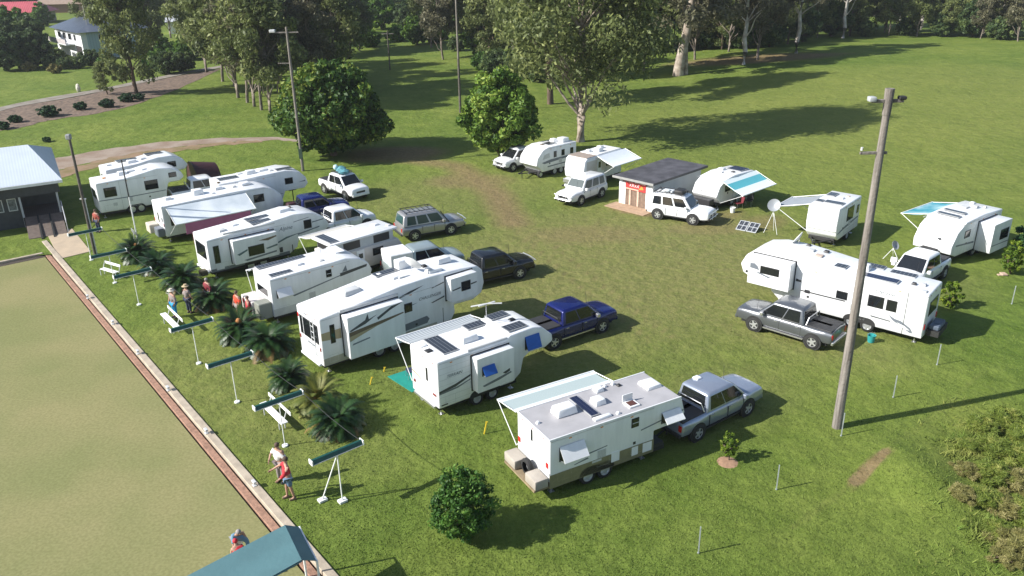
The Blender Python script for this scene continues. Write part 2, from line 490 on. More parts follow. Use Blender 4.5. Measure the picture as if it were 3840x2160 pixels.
BRICKM = mat('red_brick_edging', (.36, .205, .14), .85, var=.35, scale=6, bump=.4, bscale=14)
CONC = mat('weathered_concrete', (.46, .39, .30), .85, var=.25, scale=2.2, bump=.2)
GL = 72.0
struct('bowling_green', strip('', -40, -.34, 2.2, GL, -.30, -.10, GREENM), [GREENM])
struct('ditch', strip('', -.36, .28, .2, GL, -.32, -.19, DITCH), [DITCH])
struct('brick_edging', strip('', -.25, .04, .6, GL, -.28, -.06, BRICKM), [BRICKM], bevel=.015)
struct('kerb', strip('', .12, .46, -.6, GL, -.3, .07, CONC), [CONC], bevel=.02)
# back bank and ditch of the green
struct('green_back_edge', strip('', -40, -.34, 1.95, 2.2, -.3, .05, CONC), [CONC], bevel=.02)
struct('back_ditch', strip('', -40, -.3, 2.2, 2.75, -.32, -.09, DITCH), [DITCH])
# small white fixtures beside the kerb
for i, (u, v) in enumerate(((222, 753), (285, 818), (348, 893), (424, 985), (520, 1093), (641, 1225))):
    P = G(u, v); a = math.degrees(math.atan2(ed.y, ed.x))
    b = MB().box(-.10, .10, -.07, .07, 0, .05).box(-.02, .02, -.02, .02, .05, .16).box(-.13, .13, -.06, .06, .16, .24)
    if i == 0: base = b.mesh('rink_marker', [GREYL], bevel=.01)
    nth = ('farthest from the camera', 'second farthest', 'third farthest', 'third nearest', 'second nearest', 'nearest to the camera')[i]
    thing('rink_marker', 'small grey marker stand on the kerb of the green, ' + nth, 'rink marker', (P.x, P.y, .05), a, 'rink markers along the green kerb', base)

# concrete pad and ramp at the clubhouse
PADM = mat('sandy_concrete_pad', (.47, .37, .26), .85, col2=(.40, .32, .23), scale=1.3, bump=.15)
pp = [G(*q) for q in ((118, 588), (182, 576), (229, 633), (150, 652))]
struct('path', MB().zprism([(p.x, p.y) for p in pp], -.1, .035), [PADM], bevel=.01)

# gravel driveway and garden bed, top left
GRAV = mat('driveway_gravel', (.30, .24, .19), .95, col2=(.22, .155, .11), scale=.5, bump=.6, bscale=4)
MULCH = mat('bark_mulch', (.20, .14, .10), .95, col2=(.085, .060, .045), scale=2.2, bump=.9, bscale=5)
def ribbon(left, right, dz, jitter=.0):
    b = MB(); n = len(left); q = []
    for l, r in zip(left, right):
        l, r = G(*l), G(*r)
        for k in range(7):
            p = l.lerp(r, k / 6)
            if k in (0, 6): p += Vector((random.uniform(-1, 1), random.uniform(-1, 1), 0)) * jitter
            q.append((p.x, p.y, terrain(p.x, p.y) + dz))
    f = [(i * 7 + k, i * 7 + k + 1, (i + 1) * 7 + k + 1, (i + 1) * 7 + k) for i in range(n - 1) for k in range(6)]
    return b.add(q, f)
def interp(pts, n):
    out = []
    for a, b in zip(pts[:-1], pts[1:]):
        for k in range(n): out.append((a[0] + (b[0] - a[0]) * k / n, a[1] + (b[1] - a[1]) * k / n))
    return out + [pts[-1]]
up = interp([(60, 440), (130, 400), (250, 378), (400, 358), (560, 347), (705, 345), (760, 352)], 6)
dn = interp([(60, 462), (150, 428), (260, 400), (400, 376), (560, 358), (705, 352), (760, 358)], 6)
struct('driveway', ribbon(up, dn, .012, .25), [GRAV])
dn2 = interp([(60, 480), (170, 442), (280, 412), (420, 385), (560, 366), (660, 358)], 6)
up2 = interp([(60, 462), (150, 428), (260, 400), (400, 376), (560, 358), (660, 354)], 6)
DIRT = mat('bare_brown_dirt', (.25, .165, .10), .95, col2=(.17, .13, .05), scale=.7, bump=.5, bscale=5)
struct('dirt_verge', ribbon(up2, dn2, .016, .5), [DIRT])
up = interp([(-30, 287), (60, 265), (150, 252), (250, 232), (360, 210), (480, 185), (560, 172)], 5)
dn = interp([(-30, 335), (60, 320), (120, 303), (220, 290), (330, 268), (420, 235), (500, 200)], 5)
dn = dn + [dn[-1]] * (len(up) - len(dn))
struct('garden_bed', ribbon(up, dn, .02, .3), [MULCH])
up = interp([(-30, 278), (60, 257), (150, 241), (250, 225), (360, 202), (480, 178), (560, 165)], 5)
dn = interp([(-30, 287), (60, 266), (150, 251), (250, 232), (360, 209), (480, 184), (560, 170)], 5)
ROADM = mat('grey_path_gravel', (.26, .235, .20), .95, col2=(.19, .16, .13), scale=.6)
struct('footpath', ribbon(up, dn, .06, .1), [ROADM])
# power-line wire shadow comes from the wire itself (see poles)
# ================================================================ CARAVANS AND MOTORHOMES
class RV:
    def __init__(s, name, label, cat, x, y, head, W, prof, shell=WHITE, bevel=.07, group=None, bodyname='body', z=0):
        s.W = W; s.root = thing(name, label, cat, (x, y, terrain(x, y) + z), head, group)
        b = MB().prism(prof, -W / 2, W / 2)
        s.body = b.obj(bodyname, shell, s.root, bevel=bevel, seg=3)
    def slab(s, b, face, a0, a1, c0, c1, out=.015, m=0, back=.02):
        """rectangle standing proud of a face: R/L use (x,z), B/F use (y,z), T uses (x,y)"""
        w = s.W / 2
        k, v = face if isinstance(face, tuple) else (face, None)
        if k == 'R': w = w if v is None else v; b.box(a0, a1, -w - out, -w + back, c0, c1, m)
        if k == 'L': w = w if v is None else v; b.box(a0, a1, w - back, w + out, c0, c1, m)
        if k == 'B': x = v or 0; b.box(x - out, x + back, a0, a1, c0, c1, m)
        if k == 'F': b.box(v - back, v + out, a0, a1, c0, c1, m)
        if k == 'T': b.box(a0, a1, c0, c1, v - .03, v + out, m)
        return b
    def win(s, face, a0, a1, c0, c1, par=None, fr=FRAME, name='window'):
        f = s.slab(MB(), face, a0, a1, c0, c1, .022).obj('window', fr, par or s.root, bevel=.012)
        e = .045
        s.slab(MB(), face, a0 + e, a1 - e, c0 + e, c1 - e, .030).obj('pane', GLASS, f)
        return f
    def hatchwin(s, x0, x1, z0, z1, out=.42, par=None, side=-1, w=None, mt=WHITE, lbl='propped open awning window'):
        """top-hinged window propped open"""
        w = w or s.W / 2
        f = s.slab(MB(), ('R' if side < 0 else 'L', w), x0, x1, z0, z1, .02).obj('window', FRAME, par or s.root, label=lbl)
        h = z1 - z0
        a = MB(); y0 = side * (w + .03); y1 = side * (w + .03 + out); zz = z1 - math.sqrt(max(.05, h * h - out * out))
        th = .03
        a.add([(x0, y0, z1), (x1, y0, z1), (x1, y1, zz), (x0, y1, zz), (x0, y0, z1 + th), (x1, y0, z1 + th), (x1, y1 + side * .01, zz + th), (x0, y1 + side * .01, zz + th)],
              [(0, 1, 2, 3), (4, 7, 6, 5), (0, 4, 5, 1), (1, 5, 6, 2), (2, 6, 7, 3), (3, 7, 4, 0)])
        a.obj('flap', mt, f)
        st = MB()
        for xx in (x0 + .04, x1 - .04): st.tube([(xx, side * (w + .02), z0 + .05), (xx, y1, zz)], .012, 5)
        st.obj('stay', CHROME, f)
        return f
    def decal(s, face, pts, m, par=None, out=.008, name='stripe', w=None):
        k, w0 = face, (w or s.W / 2)
        b = MB()
        if k == 'R': b.prism(pts, -w0 - out, -w0 + .004)
        elif k == 'L': b.prism(pts, w0 - .004, w0 + out)
        elif k == 'B':
            n = len(pts); x0, x1 = (w if w is not None else 0) - out, (w if w is not None else 0) + .004
            b.add([(x0, y, z) for y, z in pts] + [(x1, y, z) for y, z in pts], [tuple(range(n)), tuple(range(2 * n - 1, n - 1, -1))] + [(i, i + n, (i + 1) % n + n, (i + 1) % n) for i in range(n)])
        return b.obj(name, m, par or s.root)
    def solar(s, x0, x1, y0, y1, z, tilt=0, mt=None, mat2=None):
        f = MB().box(x0, x1, y0, y1, z + .02, z + .06).obj('solar_panel', GFRAME, s.root)
        MB().box(x0 + .03, x1 - .03, y0 + .03, y1 - .03, z + .055, z + .068).obj('cells', mt or SOLARG, f)
        return f
    def ac(s, x0, x1, y0, y1, z, h=.3, mt=WHITE):
        f = MB().box(x0, x1, y0, y1, z, z + h, taper=.07).obj('air_conditioner', mt, s.root, bevel=.05, seg=3)
        g = MB().box(x0 + .02, x0 + .05, y0 + .14, y1 - .14, z + .08, z + h - .1).obj('grille', GREYL, f)
        return f
    def vent(s, x, y, z, w=.36, mt=WHITE, h=.1, name='roof_vent'):
        return MB().box(x - w / 2, x + w / 2, y - w / 2, y + w / 2, z, z + h, taper=.04).obj(name, mt, s.root, bevel=.02, seg=2)
    def door(s, face, a0, a1, z0, z1, mt=WHITE):
        f = s.slab(MB(), face, a0, a1, z0, z1, .012).obj('door', GREYL, s.root, bevel=.01)
        s.slab(MB(), face, a0 + .03, a1 - .03, z0 + .03, z1 - .03, .02).obj('door_panel', mt, f)
        s.slab(MB(), face, a0 + .15, a1 - .15, z0 + (z1 - z0) * .55, z1 - .25, .026).obj('pane', GLASS, f)
        return f
    def hatch(s, face, a0, a1, c0, c1, mt=WHITE, name='locker_door'):
        f = s.slab(MB(), face, a0, a1, c0, c1, .010).obj(name, mt, s.root, bevel=.008)
        return f
    def lamp(s, face, a0, a1, c0, c1, mt=REDL, name='tail_light'):
        return s.slab(MB(), face, a0, a1, c0, c1, .03).obj(name, mt, s.root, bevel=.01)
    def under(s, x0, x1, z=.5, w=None):
        w = w or s.W * .42
        return MB().box(x0, x1, -w, w, z - .22, z + .03).obj('chassis', DARK, s.root, bevel=.02)
    def wheels(s, xs, r=.35, inset=.0):
        for x in xs:
            for sd_ in (-1, 1): wheel(s.root, x, sd_ * (s.W / 2 - .12 - inset), r, .22)
    def arches(s, x0, x1, z):
        for sd_ in ('R', 'L'):
            n = 12; r = (z - .02); cx0, cx1 = x0, x1
            pts = [(cx0 + .42 * -math.cos(math.pi * k / n / 2 * 1) if False else cx0 - .42 * math.cos(math.pi / 2 * k / 6), .45 + .36 * math.sin(math.pi / 2 * k / 6)) for k in range(7)] + \
                  [(cx1 + .42 * math.sin(math.pi / 2 * k / 6), .45 + .36 * math.cos(math.pi / 2 * k / 6)) for k in range(7)]
            s.decal(sd_, pts, DARK, out=.006, name='wheel_arch')
    def slide(s, side, x0, x1, z0, z1, out, roofm=ROOFW, mt=WHITE):
        """slide-out room: box with a dark seal round it"""
        w = s.W / 2; e = .05
        y0, y1 = (-w - out, -w + .1) if side < 0 else (w - .1, w + out)
        b = MB().box(x0, x1, y0, y1, z0, z1).obj('slide_out', mt, s.root, bevel=.04, seg=2)
        f = 'R' if side < 0 else 'L'
        s.slab(MB(), f, x0 - e, x1 + e, z0 - e, z1 + e, .03).obj('seal', FRAME, b)
        s.slab(MB(), (f, w + out), x0 + .0, x1, z0, z1, .012, back=-.0).obj('trim_face', mt, b, bevel=.03)
        return b
    def awning(s, side, x0, x1, z, out, zo, mt, arm_to=None, name='awning', sag=.08, thick=.012):
        w = s.W / 2; n = 8
        v = []; 
        for i in range(n + 1):
            t = i / n
            zz = z + (zo - z) * t - sag * math.sin(math.pi * t)
            yy = side * (w + .02 + out * t)
            for x in (x0, x1):
                v.append((x, yy, zz)); v.append((x, yy, zz + thick))
        f = []
        for i in range(n):
            a = i * 4
            f += [(a, a + 2, a + 6, a + 4), (a + 1, a + 5, a + 7, a + 3), (a, a + 4, a + 5, a + 1), (a + 2, a + 3, a + 7, a + 6)]
        f += [(0, 1, 3, 2), (n * 4, n * 4 + 2, n * 4 + 3, n * 4 + 1)]
        c = MB().add(v, f).obj(name, mt, s.root)
        MB().tube([(x0 - .05, side * (w + out + .03), zo + .01), (x1 + .05, side * (w + out + .03), zo + .01)], .045, 8).obj('roller', ARM, c)
        for x in (x0 - .03, x1 + .03):
            MB().tube([(x, side * (w + .02), z), (x, side * (w + out + .03), zo)], .02, 6).obj('rafter', ARM, c)
        tz = arm_to if arm_to is not None else .6
        for x in (x0 - .03, x1 + .03):
            MB().tube([(x, side * (w + out + .03), zo), (x, side * (w + .03), tz)], .02, 6).obj('arm', ARM, c)
        return c
    def drawbar(s, x0, x1, z=.5):
        b = MB()
        b.tube([(x0, -.7, z), (x1, 0, z)], .05, 6).tube([(x0, .7, z), (x1, 0, z)], .05, 6)
        b.tube([(x1 - .35, 0, 0.02), (x1 - .35, 0, z + .15)], .035, 6).box(x1 - .1, x1 + .08, -.05, .05, z - .02, z + .08)
        return b.obj('drawbar', DARK, s.root)
    def legs(s, xs, z=.5):
        for x in xs:
            for sd_ in (-1, 1):
                y = sd_ * s.W * .34
                MB().tube([(x, y, z), (x, y, .03)], .035, 6).box(x - .1, x + .1, y - .1, y + .1, 0, .03).obj('jack_leg', CHROME, s.root)
    def gutter(s, x0, x1, z, side=-1):
        w = s.W / 2
        return MB().box(x0, x1, side * w - .02, side * w + .02, z, z + .04).obj('roof_trim', GREYL, s.root)
    def dish(s, x, y, z, r=.4, az=0, name='satellite_dish', h=.35):
        m = MB().tube([(x, y, z), (x, y, z + h)], .025, 6).obj(name, CHROME, s.root)
        b = MB().lathe([(.001, 0), (r * .5, .03), (r, .13), (r, .15), (r * .5, .05), (.001, .02)], 22)
        d = b.obj('dish', GREYL, m, loc=(x, y, z + h))
        d.rotation_euler = (0, R(-55), R(az))
        return m
    def text(s, side, t, x, z, size, mt=DGREY, shear=.25, w=None):
        w = w or s.W / 2
        rot = (R(90), 0, 0) if side < 0 else (R(90), 0, R(180))
        return text_mesh(t, size, mt, s.root, (x, side * (w + .006), z), rot, shear=shear)

def details(v, x0, x1, ztop, zlow=.75, rear=True):
    """lockers, fridge vents, outlets, roof rails and marker lights that every van carries"""
    rn = random.Random(int(x1 * 100)); w = v.W / 2
    for f, sg in (('R', -1), ('L', 1)):
        x = x0 + .35
        while x < x1 - .9:
            ln = rn.uniform(.45, .85)
            q = MB(); z0 = zlow - .1; z1 = zlow + .28
            for (a, b, c, d) in ((x, x + ln, z0, z0 + .012), (x, x + ln, z1, z1 + .012), (x, x + .012, z0, z1), (x + ln, x + ln + .012, z0, z1 + .012)):
                v.slab(q, f, a, b, c, d, .006)
            q.obj('locker', GREYL, v.root)
            x += ln + rn.uniform(.5, 1.3)
        for k in range(3):
            xx = x0 + (x1 - x0) * (k + .6) / 3.4
            v.slab(MB(), f, xx, xx + .12, ztop - .12, ztop - .08, .012).obj('marker_light', AMBER, v.root)
        v.slab(MB(), f, x0 + (x1 - x0) * .45, x0 + (x1 - x0) * .45 + .38, 1.05, 1.38, .012).obj('vent_cover', mat('louvred_vent', (.62, .63, .63), .5, stripes=('Z', .05, (.2, .2, .2), .35)), v.root)
        v.slab(MB(), f, x0 + .05, x1, ztop - .045, ztop - .02, .014).obj('roof_rail', GREYL, v.root)
        v.slab(MB(), f, x0 + (x1 - x0) * .8, x0 + (x1 - x0) * .8 + .12, 1.1, 1.22, .01).obj('outlet', BLACKP, v.root)
    if rear:
        v.slab(MB(), 'B', -.28, .28, .62, .76, .008).obj('number_plate', mat('plate_white', (.6, .6, .55), .5), v.root)
        for y in (-.8, 0, .8): v.slab(MB(), 'B', y - .05, y + .05, ztop - .1, ztop - .06, .01).obj('marker_light', REDL, v.root)

# ---- J : grey-roofed caravan in the foreground
j = RV('caravan', 'white caravan with grey roof, khaki skirt and two propped side windows, in the near foreground', 'caravan', .69, 26.66, 28.9, 2.4,
       [(0, .42), (4.88, .42), (4.88, 1.38), (6.1, 1.42), (6.42, 1.75), (6.18, 2.54), (0, 2.54)], group='caravans parked on the grass')
r = j.root
MB().box(.04, 6.12, -1.16, 1.16, 2.53, 2.56).obj('roof', ROOFG, r, bevel=.01)
MB().box(0, 6.16, -1.215, -1.16, 2.50, 2.585).obj('roof_trim', WHITE, r, bevel=.012); MB().box(0, 6.16, 1.16, 1.215, 2.50, 2.585).obj('roof_trim', WHITE, r, bevel=.012)
MB().box(-.012, .045, -1.15, 1.15, 2.50, 2.58).obj('roof_trim', WHITE, r, bevel=.012)
for f in ('R', 'L'):
    j.slab(MB(), f, .005, 4.87, .43, 1.02, .006).obj('skirt', KHAKI, r)
j.arches(1.75, 2.55, 1)
j.slab(MB(), 'B', -1.19, 1.19, .43, .72, .006).obj('skirt', KHAKI, r)
j.hatchwin(.42, 1.5, 1.5, 2.12, .38); j.hatchwin(5.2, 6.1, 1.6, 2.1, .36)
w = j.win('R', 3.72, 4.08, 1.88, 2.3); MB().box(3.75, 4.05, -1.24, -1.225, 2.08, 2.11).obj('bar', GREYL, w)
j.decal('R', [(4.2, 1.62), (6.3, 1.9), (6.32, 1.96), (4.2, 1.67)], GREYD); j.decal('R', [(1.1, 1.12), (1.75, 1.2), (1.7, 1.26), (1.1, 1.15)], GREYD)
j.decal('R', [(1.4, 1.42), (2.6, 1.5), (2.6, 1.47), (1.5, 1.36)], GREYD)
j.hatch('R', 2.8, 3.2, .62, 1.08); j.hatch('R', 3.78, 4.1, .58, .98); j.hatch('R', 4.32, 4.78, .55, .98)
j.hatch('R', 1.9, 2.35, .9, 1.0, GREYL, 'louvre')
j.win('B', .02, .14, 1.85, 2.35); j.lamp('B', .95, 1.12, 1.28, 1.5); j.lamp('B', -1.12, -.95, 1.28, 1.5)
j.slab(MB(), 'B', -1.2, 1.2, 1.05, 1.1, .02).obj('moulding', GREYL, r)
j.ac(1.05, 1.98, -.12, .52, 2.56, .32); j.solar(2.2, 2.6, -.66, .95, 2.56, mt=SOLAR)
j.vent(3.05, .12, 2.56, .5, h=.22); j.vent(5.65, .18, 2.56, .72, h=.14)
h = MB().box(3.85, 4.35, -.9, -.42, 2.56, 2.62).obj('roof_vent', WHITE, r); MB().box(3.93, 4.27, -.82, -.5, 2.61, 2.63).obj('pane', mat('brown_smoked_dome', (.10, .04, .03), .2), h)
MB().box(3.86, 4.34, -.40, -.37, 2.6, 2.9).obj('lid', WHITE, h)
MB().box(2.15, 2.95, -1.0, -.78, 2.56, 2.66, taper=.03).obj('roof_cowl', WHITE, r, bevel=.03, seg=2)
for a, c in ((.25, .04), (3.25, -.95), (4.4, 1.0), (4.0, 1.0)): j.vent(a, c, 2.56, .16)
j.vent(3.6, .9, 2.56, .38, h=.16); j.vent(4.55, .8, 2.56, .2, mt=BLACKP, h=.08)
AW_J = mat('white_green_striped_awning', (.66, .72, .72), .6, stripes=('Y', 1.6, (.36, .43, .43), .55))
j.awning(1, 0, 4.6, 2.52, 1.5, 2.3, AW_J, 1.0)
for (y0, y1) in ((.35, 1.2), (-1.2, -.42)):
    MB().box(-.62, -.04, y0, y1, .55, .95).obj('storage_box', TAN, r, bevel=.05, seg=2)
sp = wheel(r, -.28, 0, .34, .2, name='spare_wheel'); sp.location = (-.28, -.03, .85); sp.rotation_euler = (0, 0, R(90))
MB().box(-.64, 0, -1.15, 1.15, .46, .54).obj('rear_bar', mat('timber_step', (.30, .23, .14), .7, var=.3), r)
j.wheels([1.75, 2.55]); j.under(.1, 5.6, .45); j.legs([.3, 4.6], .45); j.drawbar(4.9, 6.9, .48)
MB().box(4.95, 5.5, -1.05, 1.05, .45, .62).obj('stone_guard', BLACKP, r)
w = wheel(r, 4.6, -.7, .16, .08, name='jockey_wheel')

# ---- I : short fifth wheeler with blue window flaps
i_ = RV('fifth_wheel_trailer', 'short white fifth wheel trailer with blue window flaps and grey striped awning', 'fifth wheel trailer', -3.96, 32.3, 35.5, 2.35,
        [(0, .5), (4.0, .52), (4.45, .85), (4.62, 1.55), (4.95, 1.75), (5.9, 1.72), (6.35, 1.95), (6.3, 2.3), (5.7, 2.85), (5.2, 2.98), (3.85, 2.95), (3.7, 2.83), (0, 2.81)], group='fifth wheel trailers parked on the grass')
r = i_.root
for z in np.arange(.75, 2.7, .28): i_.slab(MB(), 'R', .03, 1.72, z, z + .012, .004).obj('seam', GREYL, r)
sl = i_.slide(-1, 1.75, 3.75, .9, 2.58, .45)
i_.hatchwin(2.0, 2.65, 1.68, 2.12, .25, par=sl, w=i_.W / 2 + .46, mt=BLUECV, lbl='blue window flap')
i_.hatchwin(4.7, 5.5, 1.95, 2.6, .22, mt=BLUECV, lbl='blue window flap')
w0 = i_.W / 2 + .462
i_.decal('R', [(2.0, 1.2), (2.9, 1.35), (3.55, 1.45), (3.6, 1.38), (2.9, 1.22), (2.1, 1.12)], GREYD, par=sl, w=w0)
i_.decal('R', [(3.1, 1.5), (3.5, 1.62), (3.5, 1.48), (3.25, 1.42)], DGREY, par=sl, w=w0)
i_.decal('R', [(.04, 1.36), (.9, 1.5), (1.68, 1.72), (1.68, 1.64), (.9, 1.36), (.04, 1.26)], DGREY)
i_.decal('R', [(.04, 1.28), (1.0, 1.34), (1.68, 1.5), (1.68, 1.46), (1.0, 1.26), (.04, 1.2)], GREYD)
i_.text(-1, 'TERRAIN', .85, 1.98, .2, GREYD)
i_.slab(MB(), 'R', .12, .45, .62, .68, .01).obj('badge', DGREY, r)
i_.win('B', -.33, -.18, 1.55, 2.2); i_.lamp('B', .82, .98, 1.0, 1.14, mat('maroon_lens', (.2, .03, .03), .3)); i_.lamp('B', -1.0, -.72, 1.05, 1.15, mat('maroon_lens', (.2, .03, .03), .3))
i_.decal('B', [(1.1, 1.52), (.25, 1.36), (.25, 1.42), (1.1, 1.6)], GOLD)
i_.solar(.62, 1.4, -.76, 1.02, 2.81); i_.solar(2.75, 3.85, .6, 1.17, 2.84); i_.solar(4.05, 5.1, .55, 1.15, 2.98, mt=SOLARG); i_.solar(3.95, 5.05, -.95, -.3, 2.98)
i_.ac(1.8, 2.7, -.45, .05, 2.82, .28); i_.vent(.3, 0, 2.82, .34, BLACKP, .05); i_.vent(4.9, .1, 2.98, .3, BLACKP, .06); i_.vent(.35, .65, 2.82, .4, h=.05)
MB().box(1.6, 3.75, -1.15, -1.02, 2.8, 2.9).obj('topper_case', GREYL, r, bevel=.02)
an = MB().tube([(3.7, .45, 2.95), (3.7, .45, 3.95)], .02, 6).obj('antenna', CHROME, r)
MB().tube([(3.15, .9, 3.85), (3.75, .45, 4.0), (4.35, .1, 3.98)], .035, 5).box(3.3, 4.2, .42, .5, 3.96, 4.0).obj('antenna_head', GREYL, an)
AW_I = mat('grey_striped_awning', (.42, .45, .47), .6, stripes=('X', .16, (.26, .29, .31), .5))
i_.awning(1, .05, 4.1, 2.78, 1.3, 2.55, AW_I, .9)
i_.wheels([2.0, 2.85], .33); i_.under(.1, 4.3, .52); i_.legs([.3, 4.1], .52)
MB().box(-.1, .0, -.9, .9, .45, .55).obj('bumper', CHROME, r)
i_.arches(2.0, 2.85, 1)

# ---- H : the longest fifth wheeler of the row
h_ = RV('fifth_wheel_trailer', 'longest white fifth wheel trailer in the left row, with bronze swooshes and a roof dish', 'fifth wheel trailer', -9.92, 36.41, 38.5, 2.46,
        [(0, .5), (6.7, .55), (7.55, .75), (7.8, 1.1), (7.78, 1.55), (9.0, 1.5), (9.6, 1.75), (9.78, 2.3), (9.7, 3.05), (9.35, 3.38), (8.2, 3.5), (6.3, 3.56), (4.6, 3.52), (2.2, 3.26), (0, 3.05)], group='fifth wheel trailers parked on the grass', bevel=.09)
r = h_.root
sl = h_.slide(-1, 1.15, 4.3, .78, 2.98, .62); wS = h_.W / 2 + .632
MB().box(1.1, 4.35, -1.27, -1.16, 3.1, 3.2).obj('topper_case', GREYL, r)
h_.decal('R', [(1.25, 2.3), (2.1, 2.62), (2.25, 2.9), (2.3, 2.6), (2.75, 2.72), (2.1, 2.42), (1.25, 2.22)], DGREY, par=sl, w=wS)
h_.decal('R', [(1.2, 2.2), (2.4, 2.3), (4.25, 2.42), (4.25, 2.36), (2.4, 2.08), (1.2, 1.72)], BROWN, par=sl, w=wS)
h_.decal('R', [(1.2, 1.98), (2.3, 2.12), (3.0, 2.2), (2.2, 2.0), (1.2, 1.74)], GOLD, par=sl, w=wS, out=.012)
h_.decal('R', [(2.75, 2.55), (3.6, 2.92), (4.25, 2.97), (3.5, 2.74), (2.8, 2.42)], DGREY, par=sl, w=wS)
h_.decal('R', [(1.3, 1.5), (2.3, 1.6), (2.25, 1.66), (1.35, 1.58)], GREYD, par=sl, w=wS)
s2 = h_.slide(-1, 7.25, 8.95, 1.98, 3.3, .5); w2 = h_.W / 2 + .512
h_.win(('R', w2), 7.9, 8.5, 2.45, 2.98, par=s2)
h_.decal('R', [(7.35, 2.68), (7.85, 2.74), (7.85, 2.66), (7.35, 2.62)], DGREY, par=s2, w=w2); h_.decal('R', [(8.52, 2.76), (8.9, 2.78), (8.9, 2.72), (8.52, 2.68)], DGREY, par=s2, w=w2)
h_.win('R', .5, .76, 1.62, 2.6); h_.win('R', 4.68, 5.15, 1.98, 2.48)
h_.decal('R', [(.04, 2.28), (1.08, 2.28), (1.08, 1.75), (.04, 1.9)], GOLD)
h_.decal('R', [(4.45, 2.95), (5.1, 3.1), (5.9, 3.2), (5.2, 3.0), (4.45, 2.86)], DGREY)
h_.decal('R', [(4.5, 2.3), (5.5, 2.35), (4.7, 2.2)], GREYD); h_.decal('R', [(6.4, 2.92), (7.15, 3.06), (7.15, 3.0), (6.4, 2.88)], DGREY); h_.decal('R', [(6.3, 2.1), (7.15, 2.28), (7.15, 2.2), (6.4, 2.06)], DGREY)
h_.text(-1, 'CHALLENGER', 6.25, 2.48, .22, DGREY)
h_.decal('R', [(4.55, 1.35), (6.0, 1.45), (6.15, 1.25), (6.0, 1.05), (4.55, .98)], GREYD)
h_.slab(MB(), 'R', .03, 6.6, .53, .92, .004).obj('skirt', mat('pale_khaki_skirt', (.42, .40, .33), .5, var=.1), r)
h_.slab(MB(), 'R', 7.0, 7.03, .75, 1.6, .006).obj('seam', DGREY, r)
h_.win('B', -1.0, .95, 1.62, 2.62)
for yy in (-.58, .55): h_.slab(MB(), ('B', -.03), yy, yy + .035, 1.62, 2.62, .01).obj('mullion', WHITE, r)
h_.lamp('B', 1.02, 1.14, 2.45, 2.65); h_.lamp('B', -1.14, -1.02, 1.3, 1.5, mat('maroon_lens', (.2, .03, .03), .3)); h_.lamp('B', 1.02, 1.14, 1.3, 1.5, mat('maroon_lens', (.2, .03, .03), .3))
h_.slab(MB(), 'B', -.5, .3, 1.33, 1.42, .006).obj('badge', GREYD, r); h_.slab(MB(), 'B', .1, .5, 2.8, 2.86, .006).obj('badge', GREYD, r)
ld = MB()
for yy in (-.75, -.42): ld.tube([(-.1, yy, .9), (-.1, yy, 3.05), (.2, yy, 3.2)], .018, 5)
for z in np.arange(1.0, 3.0, .3): ld.tube([(-.1, -.75, z), (-.1, -.42, z)], .014, 5)
ld.obj('ladder', WHITE, r)
h_.ac(2.0, 3.0, -.15, .55, 3.27, .24, GREYL); h_.ac(7.6, 8.5, -.1, .5, 3.52, .28); h_.vent(4.9, -.1, 3.54, .45, h=.1); h_.vent(4.5, .8, 3.5, .3)
h_.solar(4.2, 5.6, .55, 1.1, 3.52); h_.vent(6.6, -.7, 3.55, .35, GREYL, .25); h_.vent(6.9, .2, 3.55, .3, BLACKP)
MB().box(5.0, 5.6, -.4, .1, 3.55, 3.62).obj('roof_box', WHITE, r); MB().box(6.5, 7.3, -.9, -.5, 3.53, 3.7).obj('roof_box', WHITE, r, bevel=.03)
d = h_.dish(5.9, -.2, 3.55, .48, 200, h=.45)
bx = MB().box(5.6, 6.35, .6, 1.1, 3.54, 4.02).obj('roof_box', WHITE, r, bevel=.03)
h_.arches(3.1, 4.0, 1); h_.wheels([3.1, 4.0], .38); h_.under(.1, 6.8, .55); h_.legs([.4, 6.9], .55)
MB().box(-.12, 0, -1.0, 1.0, .5, .62).obj('bumper', WHITE, r)

# ---- G : caravan with curved front, between H and E
g_ = RV('caravan', 'white caravan with rounded front and rear box, beside the longest fifth wheel trailer', 'caravan', -13.81, 42.3, 37.6, 2.35,
        [(0, .5), (4.9, .5), (5.5, .85), (6.05, 1.3), (6.2, 1.75), (6.0, 2.25), (5.5, 2.62), (4.6, 2.85), (3.6, 2.82), (0, 2.73)], group='caravans parked on the grass')
r = g_.root
w = g_.win('R', 3.3, 3.64, 2.0, 2.45); MB().box(3.33, 3.61, -1.22, -1.20, 2.2, 2.23).obj('bar', GREYL, w)
g_.hatchwin(.3, 1.15, 1.55, 2.05, .3)
g_.decal('R', [(4.15, 2.05), (5.9, 2.2), (5.85, 2.05), (4.15, 1.85)], DGREY); g_.decal('R', [(1.2, 1.5), (4.2, 1.95), (4.2, 1.9), (1.3, 1.42)], GREYD); g_.decal('R', [(4.3, 2.1), (4.55, 2.45), (4.62, 2.1)], GREYD)
g_.slab(MB(), 'R', .02, 5.2, .52, .95, .005).obj('skirt', GREYL, r)
g_.win('B', -.75, .75, 1.55, 2.05, fr=GREYL)
g_.solar(.1, 3.0, .62, 1.12, 2.76); g_.solar(.2, 1.5, -.95, -.5, 2.74); g_.vent(3.4, -.5, 2.82, .32, GREYL, .06); g_.vent(2.2, -.2, 2.8, .4)
MB().tube([(3.9, .6, 2.8), (3.9, .6, 3.2)], .02, 5).obj('antenna', CHROME, r)
lid = MB().box(4.5, 5.1, -.1, 1.1, 2.85, 2.9).obj('roof_hatch', WHITE, r)
rb = MB().box(-.85, -.02, -.35, 1.25, .55, 1.35).obj('storage_box', mat('white_canvas_cover', (.62, .57, .55), .7, var=.15), r, bevel=.05, seg=2)
